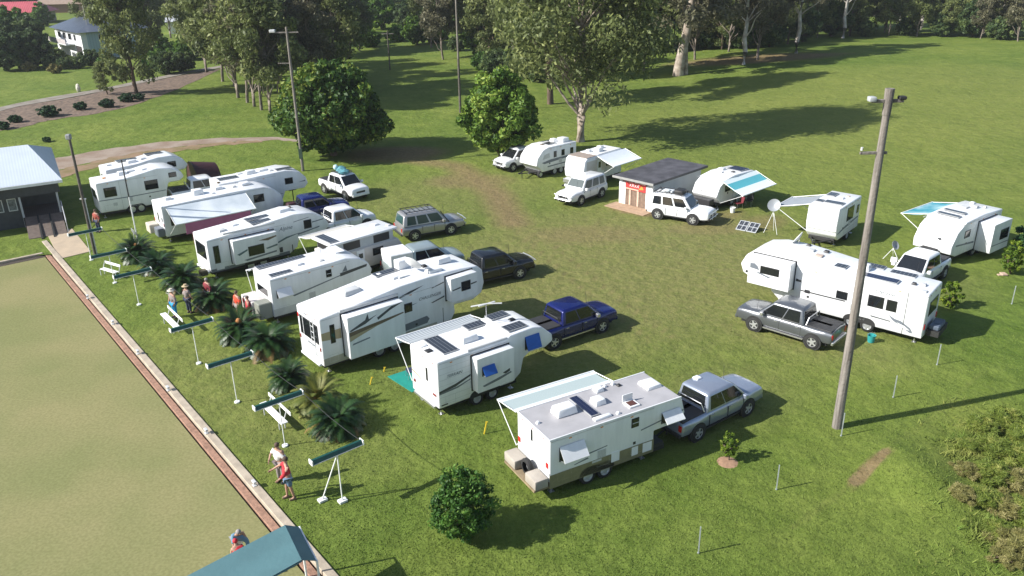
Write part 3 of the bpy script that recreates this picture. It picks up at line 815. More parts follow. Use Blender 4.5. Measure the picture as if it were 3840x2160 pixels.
MB().box(-.75, -.02, -1.1, -.38, .5, 1.42).obj('rear_rack', mat('grey_slatted_rack', (.28, .29, .25), .6, stripes=('Y', .12, (.12, .13, .11), .4)), r, bevel=.03)
for (y0, z0) in ((.8, 1.0), (.2, .9)): MB().box(-.87, -.85, y0, y0 + .25, z0, z0 + .18).obj('red_marking', mat('faded_red_print', (.55, .12, .14), .6), rb)
AW_G = mat('pale_grey_awning', (.5, .53, .54), .6, var=.1)
g_.awning(1, -.05, 3.6, 2.66, .8, 2.35, AW_G, .7)
g_.wheels([2.3, 3.1], .33); g_.under(.1, 5.6, .5); g_.legs([.3, 5.0], .5); g_.drawbar(5.2, 7.0, .5)

# ---- E : fifth wheeler with long slide-out
e_ = RV('fifth_wheel_trailer', 'white fifth wheel trailer with a long slide-out and dark green swooshes, third from the clubhouse', 'fifth wheel trailer', -19.54, 49.1, 38.6, 2.36,
        [(0, .55), (5.3, .5), (5.9, .85), (6.1, 1.45), (8.0, 1.5), (8.36, 1.85), (8.0, 2.5), (7.2, 2.95), (5.9, 3.12), (4.6, 3.0), (2.5, 2.8), (0, 2.66)], group='fifth wheel trailers parked on the grass')
r = e_.root
sl = e_.slide(-1, 1.42, 4.35, .85, 2.42, .55); wS = e_.W / 2 + .562
e_.win(('R', wS), 2.35, 3.4, 1.2, 1.85, par=sl)
GRN = mat('teal_grey_decal', (.10, .15, .16), .4)
e_.decal('R', [(1.6, 1.5), (2.3, 1.72), (2.3, 1.62), (1.75, 1.4)], GRN, par=sl, w=wS); e_.decal('R', [(3.1, 2.1), (4.3, 2.2), (4.3, 2.12), (3.7, 1.98)], BROWN, par=sl, w=wS)
e_.decal('R', [(2.0, 1.05), (4.2, 1.2), (4.2, 1.1), (2.2, .95)], GREYD, par=sl, w=wS); e_.decal('R', [(3.5, 1.5), (4.3, 1.62), (4.3, 1.5), (3.6, 1.42)], GRN, par=sl, w=wS)
e_.win('R', .35, .72, 1.05, 2.2); e_.hatch('R', .4, .9, .6, .85); e_.win('R', 6.5, 7.05, 1.95, 2.55)
e_.text(-1, 'Alpine', 5.2, 2.3, .36, GREYD, .4)
e_.decal('R', [(4.55, 1.5), (5.2, 1.72), (6.2, 1.8), (5.2, 1.6), (4.6, 1.42)], GRN); e_.decal('R', [(7.1, 2.35), (7.95, 2.4), (7.95, 2.34), (7.1, 2.28)], GREYD); e_.decal('R', [(5.8, 2.62), (6.9, 2.72), (6.9, 2.69), (5.8, 2.58)], GREYD)
e_.decal('R', [(6.0, 1.75), (7.6, 1.95), (7.6, 1.88), (6.0, 1.66)], GREYD); e_.hatch('R', 4.62, 4.85, .75, 1.1, DGREY); e_.slab(MB(), 'R', 5.5, 5.56, .55, 1.1, .01).obj('seam', DGREY, r)
MB().box(1.1, 4.5, -1.22, -1.12, 2.78, 2.88).obj('topper_case', GREYL, r)
e_.slab(MB(), 'R', .03, 5.3, .52, .72, .004).obj('skirt', GREYD, r)
e_.win('B', -.85, .85, 1.3, 2.25)
e_.solar(3.1, 4.8, -.1, .5, 2.94); e_.solar(3.1, 4.8, -.9, -.3, 2.92); e_.vent(1.4, -.2, 2.74, .5, GREYL, .12); e_.ac(5.3, 6.2, -.3, .3, 3.08, .22); e_.vent(2.4, .2, 2.8, .4); e_.vent(6.4, .6, 3.05, .25, BROWN)
e_.arches(2.6, 3.45, 1); e_.wheels([2.6, 3.45], .36); e_.under(.1, 5.4, .55); e_.legs([.4, 5.3], .55); MB().box(-.12, 0, -1.0, 1.0, .45, .58).obj('bumper', WHITE, r)
rk = MB().box(-.55, -.12, -1.0, -.5, .35, .7).obj('rear_box', mat('mossy_gear', (.16, .14, .09), .9, var=.5, scale=8), r, bevel=.04)

# ---- D : long caravan with silver awning
d_ = RV('caravan', 'long white caravan with a silver awning and pink shade screen, second row from the clubhouse', 'caravan', -25.06, 56.38, 37.7, 2.36,
        [(0, .45), (8.1, .5), (8.75, .8), (8.9, 1.3), (8.75, 1.9), (8.2, 2.45), (7.5, 2.72), (5.4, 2.78), (0, 2.7)], group='caravans parked on the grass')
r = d_.root
d_.win('R', 6.6, 7.4, 1.65, 2.25); d_.win('R', .45, .75, 1.2, 1.9); d_.door('R', 1.4, 2.05, .6, 2.4); d_.win('R', 3.2, 4.4, 1.4, 2.1)
d_.win('B', -.1, .15, 1.3, 2.0); d_.slab(MB(), 'B', -1.0, -.6, 1.5, 1.8, .006).obj('decal', GREYD, r); d_.lamp('B', 1.0, 1.12, 1.2, 1.4); d_.lamp('B', -1.12, -1.0, 1.2, 1.4)
d_.ac(2.6, 3.4, -.2, .5, 2.72, .4); d_.vent(5.7, .1, 2.78, .3, GREYL); d_.vent(.9, .3, 2.7, .5, h=.2); d_.vent(6.6, .3, 2.8, .7, h=.15); d_.vent(4.6, .4, 2.78, .6, h=.18); d_.vent(3.9, -.5, 2.75, .3)
AW_D = mat('silver_vinyl_awning', (.74, .78, .80), .4, col2=(.52, .58, .62), scale=.6)
d_.awning(-1, .3, 6.0, 2.58, 1.75, 1.75, AW_D, .6, sag=.02)
PINK = mat('pink_shade_mesh', (.42, .13, .24), .8, var=.15, scale=2)
MB().box(.9, 5.6, -3.0, -2.97, .95, 1.72).obj('shade_screen', PINK, r, label='pink mesh screen hanging from the awning')
SCRR = mat('red_shade_mesh', (.40, .03, .05), .8, var=.2)
MB().box(1.3, 1.6, -2.96, -2.93, .15, .95).obj('shade_screen', SCRR, r, label='red end screen hanging from the awning')
MB().box(-.7, -.04, .2, 1.15, .5, 1.15).obj('storage_box', mat('cream_box', (.55, .50, .42), .6, var=.15), r, bevel=.04)
MB().box(-.5, -.04, -1.05, -.2, .5, 1.1).obj('storage_box', GREYD, r, bevel=.04)
d_.wheels([4.3, 5.1], .36); d_.under(.1, 8.2, .5); d_.legs([.3, 7.8], .5); d_.arches(4.3, 5.1, 1); d_.drawbar(8.5, 9.9, .5)

# ---- B : fifth wheeler near clubhouse
b_ = RV('fifth_wheel_trailer', 'white fifth wheel trailer with three dark side windows, nearest to the clubhouse', 'fifth wheel trailer', -32.29, 62.23, 35.7, 2.34,
        [(0, .5), (1.9, .45), (2.1, .7), (3.1, .7), (3.3, .45), (4.6, .5), (5.0, .8), (5.1, 1.4), (5.3, 2.0), (6.2, 2.02), (6.58, 2.3), (6.4, 2.75), (5.7, 3.15), (4.6, 3.3), (3.4, 3.1), (2.2, 2.92), (0, 2.86)], group='fifth wheel trailers parked on the grass', bevel=.1)
r = b_.root
b_.win('R', .5, 1.4, 1.65, 2.4); b_.win('R', 3.5, 4.5, 1.7, 2.45); b_.win('R', 5.4, 6.0, 2.4, 2.8)
b_.decal('R', [(0.05, 1.5), (2.4, 1.45), (5.0, 1.5), (5.0, 1.44), (2.4, 1.38), (.05, 1.44)], GREYD); b_.slab(MB(), 'R', 1.65, 1.68, .5, 2.8, .005).obj('seam', GREYL, r); b_.decal('R', [(1.0, .9), (1.3, .9), (1.3, 1.15), (1.0, 1.15)], GREYL)
b_.win('B', -.7, .6, 1.5, 2.2); b_.vent(.9, 0, 2.9, .3, AMBER, .05); b_.vent(2.9, .3, 3.05, .6, h=.12); b_.ac(1.9, 2.6, -.2, .4, 2.92, .28); b_.vent(3.8, -.4, 3.18, .4)
b_.wheels([2.3, 2.95], .36); b_.under(.1, 4.9, .5); b_.legs([.3, 4.5], .5)

# ---- A : motorhome behind it
a_ = RV('fifth_wheel_trailer', 'white fifth wheel trailer mostly hidden behind the one nearest to the clubhouse', 'fifth wheel trailer', -33.63, 66.84, 37.1, 2.35,
        [(0, .5), (4.3, .5), (4.5, 1.3), (4.7, 1.7), (6.3, 1.75), (6.6, 2.1), (6.2, 2.7), (5.4, 3.1), (4.2, 3.12), (2.5, 2.85), (0, 2.72)], group='fifth wheel trailers parked on the grass', bevel=.1)
r = a_.root
a_.solar(1.3, 3.0, .4, 1.0, 2.86); a_.solar(3.6, 5.0, .1, .8, 3.12); a_.vent(3.2, -.3, 3.0, .5); a_.vent(.6, .2, 2.76, .4); a_.ac(1.9, 2.7, -.7, -.1, 2.82, .25)
a_.win('R', 1.0, 2.2, 1.5, 2.2); a_.win('R', 4.9, 5.6, 2.1, 2.6); a_.win('B', -.6, .6, 1.4, 2.1); a_.wheels([2.4, 3.2], .36); a_.under(.1, 4.5, .5); a_.legs([.3, 4.2], .5)

# ---- C : fifth wheeler behind D
c_ = RV('fifth_wheel_trailer', 'white fifth wheel trailer behind the silver awning caravan, at the foot of the power pole', 'fifth wheel trailer', -22.62, 61.35, 34.2, 2.35,
        [(0, .5), (4.6, .5), (4.9, 1.0), (5.1, 1.45), (6.7, 1.45), (7.02, 1.8), (6.9, 2.3), (6.4, 2.85), (5.3, 3.1), (3.0, 3.0), (1.8, 2.92), (0, 2.89)], group='fifth wheel trailers parked on the grass')
r = c_.root
c_.win('R', 5.15, 5.8, 1.98, 2.48); c_.win('R', 1.2, 2.4, 1.5, 2.2); c_.slab(MB(), 'R', 4.2, 4.9, 1.3, 1.33, .006).obj('stripe', GREYD, r); c_.decal('R', [(6.2, 2.0), (6.8, 2.1), (6.8, 2.0)], GREYD)
c_.solar(.35, 1.9, -.4, .4, 2.9); c_.solar(4.7, 6.0, -.9, -.3, 3.08); c_.ac(2.5, 3.3, -.3, .3, 2.98, .3); c_.vent(3.9, .2, 3.03, .7, h=.16); c_.vent(2.2, .6, 2.94, .4)
c_.vent(4.4, -.4, 3.04, .35, GREYL); c_.vent(.15, -.9, 2.89, .25, BROWN)
c_.wheels([2.6, 3.4], .36); c_.under(.1, 4.8, .5); c_.legs([.3, 4.5], .5)
MB().tube([(5.9, -.5, 1.45), (5.9, -.5, .02)], .04, 6).box(5.6, 6.2, -.6, .6, 1.25, 1.45).obj('kingpin', DARK, r)

# ---- F : pop-top caravan
f_ = RV('pop_top_caravan', 'beige caravan with raised pop-top roof and dark screened windows', 'caravan', -11.71, 47.85, 42.6, 2.24,
        [(0.15, .5), (4.8, .5), (5.2, .9), (5.3, 1.4), (5.0, 1.85), (.15, 1.85)], shell=mat('beige_cladding', (.58, .54, .50), .45, var=.08, scale=2), group='caravans parked on the grass')
r = f_.root
MB().box(.35, 4.7, -1.0, 1.0, 1.83, 2.5).obj('canvas_band', mat('pale_canvas', (.50, .52, .52), .8, var=.1), r)
MB().box(0.0, 5.0, -1.12, 1.12, 2.48, 2.62).obj('pop_top_roof', WHITE, r, bevel=.05, seg=2)
f_.slab(MB(), ('R', 1.0), 1.0, 2.2, 1.92, 2.42, .01).obj('screen_window', FRAME, r); f_.slab(MB(), ('R', 1.0), 3.2, 4.4, 1.92, 2.42, .01).obj('screen_window', FRAME, r)
f_.win('R', 3.0, 3.8, 1.15, 1.65); f_.door('R', 1.8, 2.4, .55, 1.8); f_.win('R', .5, 1.2, 1.2, 1.7); f_.win('B', -.5, .5, 1.2, 1.75); MB().box(.3, .36, -.9, .9, 1.95, 2.4).obj('screen_window', FRAME, r)
f_.solar(.15, .8, -.9, .9, 2.62); f_.vent(4.2, .2, 2.62, .4); f_.vent(4.75, -.5, 2.6, .3, GREYL)
AW_F = mat('beige_awning', (.55, .53, .48), .6)
f_.awning(1, .0, 3.4, 2.5, 1.4, 2.25, AW_F, .7)
f_.wheels([2.6], .33); f_.under(.2, 5, .5); f_.legs([.4, 4.6], .5); f_.drawbar(5.1, 6.5, .5)

# ---- O : the largest fifth wheeler, right
o_ = RV('fifth_wheel_trailer', 'largest white fifth wheel trailer on the right side, behind the dark grey ute', 'fifth wheel trailer', 21.46, 38.37, 139.1, 2.34,
        [(0, .42), (7.6, .55), (8.1, .95), (8.15, 1.45), (9.2, 1.4), (9.85, 1.65), (10.05, 2.15), (9.75, 2.75), (9.2, 3.15), (8.3, 3.35), (7.0, 3.35), (5.6, 3.22), (3.4, 2.98), (0, 2.84)], group='fifth wheel trailers parked on the grass', bevel=.09)
r = o_.root
sl = o_.slide(1, 6.85, 9.25, 1.42, 3.0, .68); wS = o_.W / 2 + .692
o_.win(('L', wS), 7.45, 8.55, 2.15, 2.6, par=sl)
o_.decal('L', [(8.6, 2.3), (9.15, 2.35), (9.15, 2.62), (8.9, 2.65), (8.7, 2.5)], GREYD, par=sl, w=wS); o_.decal('L', [(7.9, 2.02), (8.7, 2.2), (8.7, 2.12), (8.0, 1.95)], GREYD, par=sl, w=wS); o_.decal('L', [(7.2, 1.75), (9.1, 1.68), (9.1, 1.65), (7.2, 1.72)], GREYL, par=sl, w=wS)
o_.hatch('L', 9.35, 9.7, 1.7, 1.85, BLACKP, 'clearance_light')
o_.win('L', 3.9, 4.5, 1.5, 1.95); o_.win('L', 2.05, 2.85, 1.5, 2.15); o_.win('L', 1.4, 1.92, 1.5, 2.12)
o_.text(1, 'Lifestyle', 2.1, 2.42, .3, GREYD, .4)
o_.decal('L', [(1.75, 1.3), (1.5, 1.05), (.6, .6), (.45, .62), (.6, .85), (1.1, 1.12), (1.4, 1.15)], GREYD); o_.decal('L', [(2.6, 1.02), (1.6, .98), (1.6, .93), (2.6, .96)], DGREY); o_.decal('L', [(1.3, 1.0), (.9, .9), (.6, .72), (.9, .74)], WHITE, out=.012)
o_.slab(MB(), 'L', .95, .98, .45, 2.75, .01).obj('seam', DGREY, r); o_.slab(MB(), 'L', 3.6, 6.6, 2.02, 2.05, .03).obj('awning_rail', GREYL, r)
o_.slab(MB(), 'L', 4.0, 6.4, 1.42, 1.47, .03).obj('grab_rail', BLACKP, r); o_.hatch('L', 6.45, 6.75, 1.9, 2.05, BLACKP); o_.hatch('L', 5.9, 6.2, 1.35, 1.55, BLACKP)
o_.slab(MB(), 'L', .03, 7.5, .45, .62, .004).obj('skirt', GREYL, r)
o_.solar(1.65, 3.9, .35, .95, 2.93, mt=SOLAR); o_.solar(2.8, 4.1, -1.1, -.55, 2.96); o_.solar(1.2, 2.5, -1.1, -.55, 2.88); o_.solar(4.3, 4.95, .3, .9, 3.08)
o_.ac(3.3, 4.2, -.35, .25, 2.98, .3); o_.vent(6.6, -.2, 3.34, .4, GREYL, .05); o_.vent(5.9, -.6, 3.28, .3, BLACKP, .08); o_.vent(1.0, .3, 2.9, .25, BLACKP); o_.vent(.6, .1, 2.88, .3, GREYL); o_.vent(6.0, .2, 3.28, .45, mat('buff_vent', (.5, .4, .33), .6), .04); o_.vent(.35, .9, 2.86, .35, GREYL, .06); o_.vent(7.0, -.8, 3.34, .25, BLACKP)
o_.dish(7.6, -.85, 3.3, .42, 190, h=.3)
o_.win('B', -.7, .7, 1.5, 2.3); o_.lamp('B', .95, 1.1, .9, 1.2); o_.lamp('B', -1.1, -.95, .9, 1.2)
MB().box(-.65, -.05, -.9, .7, .5, .8).obj('rear_rack', DARK, r); bb = MB().box(-.6, -.1, -.6, .6, .8, 1.05).obj('covered_gear', mat('blue_grey_tarp', (.10, .13, .18), .7, var=.4, scale=4), r, bevel=.05)
o_.arches(2.7, 3.55, 1); o_.wheels([2.7, 3.55], .37); o_.under(.1, 7.6, .52); o_.legs([.4, 7.3], .52)

# ---- P : caravan with teal awning and slide-out, far right
p_ = RV('caravan', 'white caravan with a tall slide-out and teal awning, farthest right', 'caravan', 31.66, 52.94, 216.2, 2.5,
        [(0, .5), (5.4, .5), (6.05, .75), (6.1, 1.3), (5.6, 2.1), (4.7, 2.62), (2.5, 2.72), (0, 2.6)], group='caravans parked on the grass')
r = p_.root
sl = p_.slide(1, .75, 3.1, .45, 2.35, 1.0); wS = p_.W / 2 + 1.012
p_.win(('L', wS), 1.0, 2.1, 1.15, 1.85, par=sl)
p_.win('L', 4.0, 4.7, 1.55, 2.05); p_.decal('L', [(3.3, 1.1), (5.6, 1.3), (5.6, 1.2), (3.3, .98)], GREYD); p_.decal('L', [(.8, .9), (3.0, .95), (3.0, .9), (.8, .84)], GREYD, par=sl, w=wS)
p_.solar(4.0, 4.45, -.9, .55, 2.68); p_.solar(3.2, 3.6, -.9, .5, 2.72); p_.vent(1.4, .1, 2.72, .4, GREYL); p_.vent(.5, -.5, 2.66, .3); p_.vent(.9, .5, 2.68, .2, GREYL)
MB().box(1.7, 2.2, -.5, -.1, 2.72, 2.78).obj('roof_antenna', GREYL, r)
b = MB().ball((5.93, .35, 1.55), (.06, .16, .12), 8).obj('badge', DGREY, r)
TEAL = mat('teal_awning_fabric', (.03, .26, .34), .6, col2=(.45, .62, .64), scale=.55)
p_.awning(-1, .5, 4.4, 2.5, 1.9, 2.1, TEAL, 1.0)
p_.wheels([2.2, 3.0], .33); p_.under(.1, 5.8, .5); p_.legs([.3, 5.2], .5); p_.drawbar(5.7, 7.2, .5)
MB().box(6.2, 6.9, -.5, .5, .6, 1.0).obj('toolbox', DARK, r, bevel=.03)

# ---- N : small caravan
n_ = RV('caravan', 'small square white caravan standing alone between the teal awnings', 'caravan', 23.56, 55.77, 229, 2.1,
        [(0, .5), (3.7, .45), (4.05, .8), (4.2, 1.5), (4.05, 2.72), (0, 2.72)], group='caravans parked on the grass')
r = n_.root
n_.win('L', 1.3, 2.5, 1.45, 2.4); n_.win('L', .3, .7, 1.6, 2.2); n_.door('R', 1.4, 2.0, .55, 2.3)
n_.decal('L', [(.2, 1.25), (2.6, 1.05), (3.9, .9), (3.9, .98), (2.6, 1.2), (.2, 1.35)], GREYD); n_.decal('L', [(.4, .9), (2.4, .85), (2.4, .9), (.4, .95)], GREYL)
for z in (1.15, 1.5, 1.85, 2.2): MB().box(4.06, 4.22 - abs(z - 1.5) * .1, -.98, .98, z, z + .012).obj('seam', GREYL, r)
n_.solar(2.55, 3.2, -.4, .85, 2.72); n_.solar(2.7, 3.3, -.95, -.5, 2.72, mt=SOLARG); n_.solar(.6, 1.5, -.9, -.3, 2.72); n_.vent(1.6, .2, 2.72, .4); n_.vent(.8, .4, 2.72, .25, mat('buff_vent', (.5, .4, .33), .6), .05)
n_.wheels([1.9], .33); n_.under(.1, 3.9, .48); n_.legs([.3, 3.4], .48); n_.drawbar(4.0, 5.3, .48)

# ---- M : caravan with blue-white striped awning beside the shed
m_ = RV('caravan', 'white caravan with aqua striped awning on the right of the shed', 'caravan', 18.61, 64.74, 221.9, 2.29,
        [(0, .5), (4.4, .5), (4.75, .85), (4.95, 1.1), (4.6, 1.8), (3.9, 2.25), (2.6, 2.42), (0, 2.3)], group='caravans parked on the grass')
r = m_.root
m_.solar(.2, 1.4, -.5, .8, 2.36, mt=SOLAR); m_.vent(2.7, -.1, 2.42, .35, GREYL, .06); m_.vent(2.0, .5, 2.4, .3, BLACKP, .08); m_.vent(1.9, -.6, 2.4, .5, h=.14)
m_.win('L', 3.2, 3.9, 1.3, 1.8); m_.door('L', 2.2, 2.8, .55, 2.0); m_.win('L', .6, 1.6, 1.2, 1.8)
m_.decal('R', [(1, 1), (4, 1.1), (4, 1.2), (1, 1.1)], GREYD)
ml = MB().box(4.72, 4.86, -.75, .5, 1.32, 1.36).obj('moulding', BLACKP, r)
AQ = mat('aqua_striped_awning', (.72, .80, .80), .5, stripes=('Y', 1.55, (.10, .42, .48), .45))
m_.awning(1, -.15, 4.4, 2.25, 1.9, 1.5, AQ, .55)
MB().box(5.0, 5.6, -1.0, 1.0, .5, .95).obj('toolbox', BLACKP, r, bevel=.03)
m_.wheels([2.0, 2.8], .33); m_.under(.1, 4.8, .5); m_.legs([.3, 4.2], .5); m_.drawbar(4.8, 6.3, .5)

# ---- L : caravan with white awning left of the shed
l_ = RV('caravan', 'white and beige caravan with a plain white awning on the left of the shed', 'caravan', 9.01, 71.44, 225.5, 2.1,
        [(0, .55), (4.7, .5), (5.1, .9), (5.2, 1.5), (5.0, 2.4), (4.7, 2.6), (0, 2.62)], group='caravans parked on the grass')
r = l_.root
MB().box(3.4, 4.75, -1.0, 1.0, 2.6, 2.64).obj('roof_panel', mat('taupe_roof', (.34, .28, .24), .6, var=.15), r)
MB().box(.1, 3.3, -.9, .95, 2.6, 2.66).obj('roof_panel', WHITE, r); l_.vent(2.2, .2, 2.66, .6, h=.3); l_.vent(1.2, -.4, 2.66, .5, h=.2); l_.vent(2.9, -.3, 2.66, .4, h=.2)
l_.slab(MB(), 'L', .02, 4.8, 1.2, 2.3, .006).obj('side_panel', mat('beige_cladding', (.58, .54, .50), .45, var=.08, scale=2), r); l_.win('L', 1.0, 2.2, 1.5, 2.1); l_.door('L', 2.8, 3.4, .6, 2.3); l_.decal('R', [(1, 1), (4, 1.1), (4, 1.2), (1, 1.1)], GREYD)
AWL = mat('plain_white_awning', (.74, .79, .84), .5, var=.04)
l_.awning(1, -.4, 3.4, 2.55, 1.75, 1.95, AWL, .7)
l_.wheels([2.2, 3.0], .33); l_.under(.1, 4.9, .5); l_.legs([.3, 4.6], .5); l_.drawbar(5.1, 6.6, .5); MB().box(5.3, 5.9, -.6, .6, .55, .9).obj('toolbox', CHROME, r, bevel=.03)

# ---- K : farthest caravan under the round tree
k_ = RV('caravan', 'white caravan with grey decals and cluttered roof, beside the rounded yellow green tree', 'caravan', 5.33, 74.75, 220.9, 2.24,
        [(0, .55), (4.2, .5), (4.6, .95), (4.95, 1.15), (4.8, 1.8), (4.2, 2.4), (3.5, 2.62), (0, 2.6)], group='caravans parked on the grass')
r = k_.root
for (x0, x1) in ((.4, .8), (1.5, 1.9), (2.5, 2.85)): k_.win('L', x0, x1, 1.6, 2.15)
k_.decal('L', [(.3, 1.4), (4.0, 1.2), (4.3, 1.35), (3.2, 1.5), (.3, 1.55)], GREYD); k_.decal('L', [(1.0, .9), (3.6, .85), (3.6, .95), (1.0, 1.0)], GREYD); k_.decal('L', [(3.3, 1.7), (4.2, 1.6), (4.0, 2.0), (3.4, 2.1)], GREYL)
k_.solar(1.9, 3.0, -.3, .5, 2.62); k_.vent(.9, .3, 2.62, .8, h=.35); k_.vent(.3, -.4, 2.62, .4, h=.15); k_.ac(1.2, 1.8, -.6, 0, 2.6, .28); k_.vent(3.2, 0, 2.62, .35, BROWN, .05)
MB().tube([(2.2, .6, 2.6), (2.2, .6, 3.1)], .02, 5).tube([(1.6, .6, 2.6), (1.6, .6, 3.1)], .02, 5).tube([(1.6, .6, 3.1), (2.2, .6, 3.1)], .02, 5).obj('roof_rail', ARM, r)
k_.wheels([1.9, 2.7], .34); k_.under(.1, 4.5, .52); k_.legs([.3, 4.1], .5); k_.drawbar(4.5, 6.0, .5)
wheel(r, 4.3, .9, .3, .2, name='spare_wheel')

for v_, a_, b__, zt_ in ((j, 0, 4.8, 2.5), (i_, 0, 3.7, 2.72), (h_, 0, 6.6, 2.98), (g_, 0, 4.8, 2.66), (e_, 0, 5.2, 2.6), (d_, 0, 7.8, 2.64), (b_, 0, 4.6, 2.8), (c_, 0, 4.5, 2.83), (o_, 0, 7.4, 2.78), (p_, 0, 5.3, 2.54), (n_, 0, 3.7, 2.64), (m_, 0, 4.3, 2.22), (l_, 0, 4.6, 2.54), (k_, 0, 4.1, 2.52)):
    details(v_, a_, b__, zt_)
# ================================================================ CARS
def paint(name, col, rough=.25, metal=.3): return mat(name, col, rough, metal, coat=.6, var=.06, scale=2)
PW = paint('white_car_paint', (.78, .79, .80), .25, 0); PSI = paint('silver_car_paint', (.33, .37, .45), .28, .5)
PGR = paint('graphite_car_paint', (.135, .145, .16), .3, .5); PBL = paint('blue_car_paint', (.006, .012, .115), .25, .3)
PBK = paint('black_car_paint', (.012, .013, .016), .25, .2); PCH = paint('champagne_car_paint', (.40, .39, .38), .3, .5)
def car(name, label, kind, pmat, pos, head, at='rr', L=5.2, hw=.92, roofc=None, group=None, rack=False, z=0, bar=False, step=False, tubc=True, cover=None, glass=GLASS, bonnet_dark=False, snorkel=False):
    """kind 'ute' or 'wagon'; pos is the ground point under a wheel (rr, rl, fr, fl) or the centre (c)"""
    wag = kind == 'wagon'
    xr, xf = (.95, 3.75) if not wag else (.9, 3.65)
    if not wag: xf = xr + 3.2
    if wag: L = 4.8
    if kind == 'ute' and L < 5: xf = xr + 3.0
    off = {'rr': (xr, -hw), 'rl': (xr, hw), 'fr': (xf, -hw), 'fl': (xf, hw), 'c': (L / 2, 0)}[at]
    h = R(head); ox = pos[0] - (off[0] * math.cos(h) - off[1] * math.sin(h)); oy = pos[1] - (off[0] * math.sin(h) + off[1] * math.cos(h))
    r = thing(name, label, 'wagon' if wag else 'ute', (ox, oy, terrain(ox, oy) + z), head, group)
    if wag:
        st = [(0, .55, .95, hw - .08), (.04, .45, 1.08, hw - .03), (.4, .42, 1.12, hw), (1.5, .4, 1.12, hw), (3.3, .4, 1.10, hw), (3.6, .4, 1.10, hw - .01), (4.2, .42, 1.09, hw - .02), (4.5, .45, 1.05, hw - .04), (4.7, .48, 1.0, hw - .08), (4.77, .5, .9, hw - .12), (4.8, .52, .74, hw - .16)]
        cb, ct = (.10, 3.45), (.26, 2.85); zb, zt = 1.10, 1.86; nwin = 3
    else:
        st = [(0, .58, .95, hw - .07), (.04, .5, 1.10, hw - .03), (.4, .48, 1.13, hw), (1.6, .45, 1.13, hw), (3.3, .44, 1.13, hw), (3.95, .44, 1.17, hw), (4.5, .44, 1.14, hw - .01), (L - .34, .46, 1.10, hw - .03), (L - .14, .48, 1.06, hw - .05), (L - .05, .5, 1.0, hw - .08), (L, .52, .88, hw - .12)]
        cb, ct = (1.52, 4.08), (1.66, 3.28); zb, zt = 1.10, 1.84; nwin = 2
    # smooth loft through the stations, with flared guards over the wheels
    xs_ = [q[0] for q in st]; fine = sorted(set([round(x, 3) for x in np.linspace(0, L, 34)] + [round(x, 3) for x in xs_]))
    b = MB(); sec = []
    for x in fine:
        z0, z1, w = (float(np.interp(x, xs_, [q[k] for q in st])) for k in (1, 2, 3))
        fl = sum(.035 * math.exp(-((x - xw) / .42) ** 2) for xw in (xr, xf)); hgt = z1 - z0
        half = [(.84, 0), (.965, .05 * hgt), (1.0, .22 * hgt), (1.0, .50 * hgt), (.99, .70 * hgt), (.955, .86 * hgt), (.89, .96 * hgt), (.74, hgt), (.40, hgt + .03), (.12, hgt + .035)]
        pr_ = [(x, -w * u - (fl if .1 < v_ / hgt < .8 else 0), z0 + v_) for u, v_ in half]
        sec.append(pr_ + [(x, -p[1], p[2]) for p in pr_[::-1]])
    n = 20; vs = [p for s_ in sec for p in s_]; fs = []
    for i in range(len(sec) - 1):
        for k in range(n): fs.append((i * n + k, i * n + (k + 1) % n, (i + 1) * n + (k + 1) % n, (i + 1) * n + k))
    fs += [tuple(range(n - 1, -1, -1)), tuple((len(sec) - 1) * n + k for k in range(n))]
    b.add(vs, fs)
    body = b.obj('body', pmat, r, smooth_angle=52)
    # cabin
    wb, wt = hw * .94, hw * .80
    A = [(cb[0], -wb, zb), (cb[1], -wb, zb), (cb[1], wb, zb), (cb[0], wb, zb)]; T = [(ct[0], -wt, zt), (ct[1], -wt, zt), (ct[1], wt, zt), (ct[0], wt, zt)]
    mid = [(ct[0] + .15, -wt * .86, zt + .045), (ct[1] - .2, -wt * .86, zt + .05), (ct[1] - .2, wt * .86, zt + .05), (ct[0] + .15, wt * .86, zt + .045)]
    c = MB().add(A + T + mid, [(0, 1, 5, 4), (1, 2, 6, 5), (2, 3, 7, 6), (3, 0, 4, 7), (4, 5, 9, 8), (5, 6, 10, 9), (6, 7, 11, 10), (7, 4, 8, 11), (8, 9, 10, 11)])
    cab = c.obj('cabin', roofc or pmat, r, bevel=.085, seg=4, smooth_angle=70)
    def pane(nm, a, bq, cq, dq, u0, u1, v0, v1, mt=glass, out=.012):
        a, bq, cq, dq = map(Vector, (a, bq, cq, dq))
        def P(u, v): return a.lerp(bq, u).lerp(dq.lerp(cq, u), v)
        nn = (bq - a).cross(dq - a).normalized() * out
        pts = [P(u0, v0) + nn, P(u1, v0) + nn, P(u1, v1) + nn, P(u0, v1) + nn]
        p2 = [p - nn * 2 for p in pts]
        return MB().add(pts + p2, [(0, 1, 2, 3), (7, 6, 5, 4), (0, 4, 5, 1), (1, 5, 6, 2), (2, 6, 7, 3), (3, 7, 4, 0)]).obj(nm, mt, r)
    pane('windscreen', A[1], A[2], T[2], T[1], .06, .94, .08, .93)
    pane('rear_window', A[3], A[0], T[0], T[3], .1, .9, .2, .88)
    us = [(.09, .30), (.34, .60), (.64, .93)] if nwin == 3 else [(.09, .45), (.475, .93)]
    for (u0, u1) in us:
        pane('side_window', A[0], A[1], T[1], T[0], u0, u1, .10, .88)
        pane('side_window', A[2], A[3], T[3], T[2], 1 - u1, 1 - u0, .10, .88)
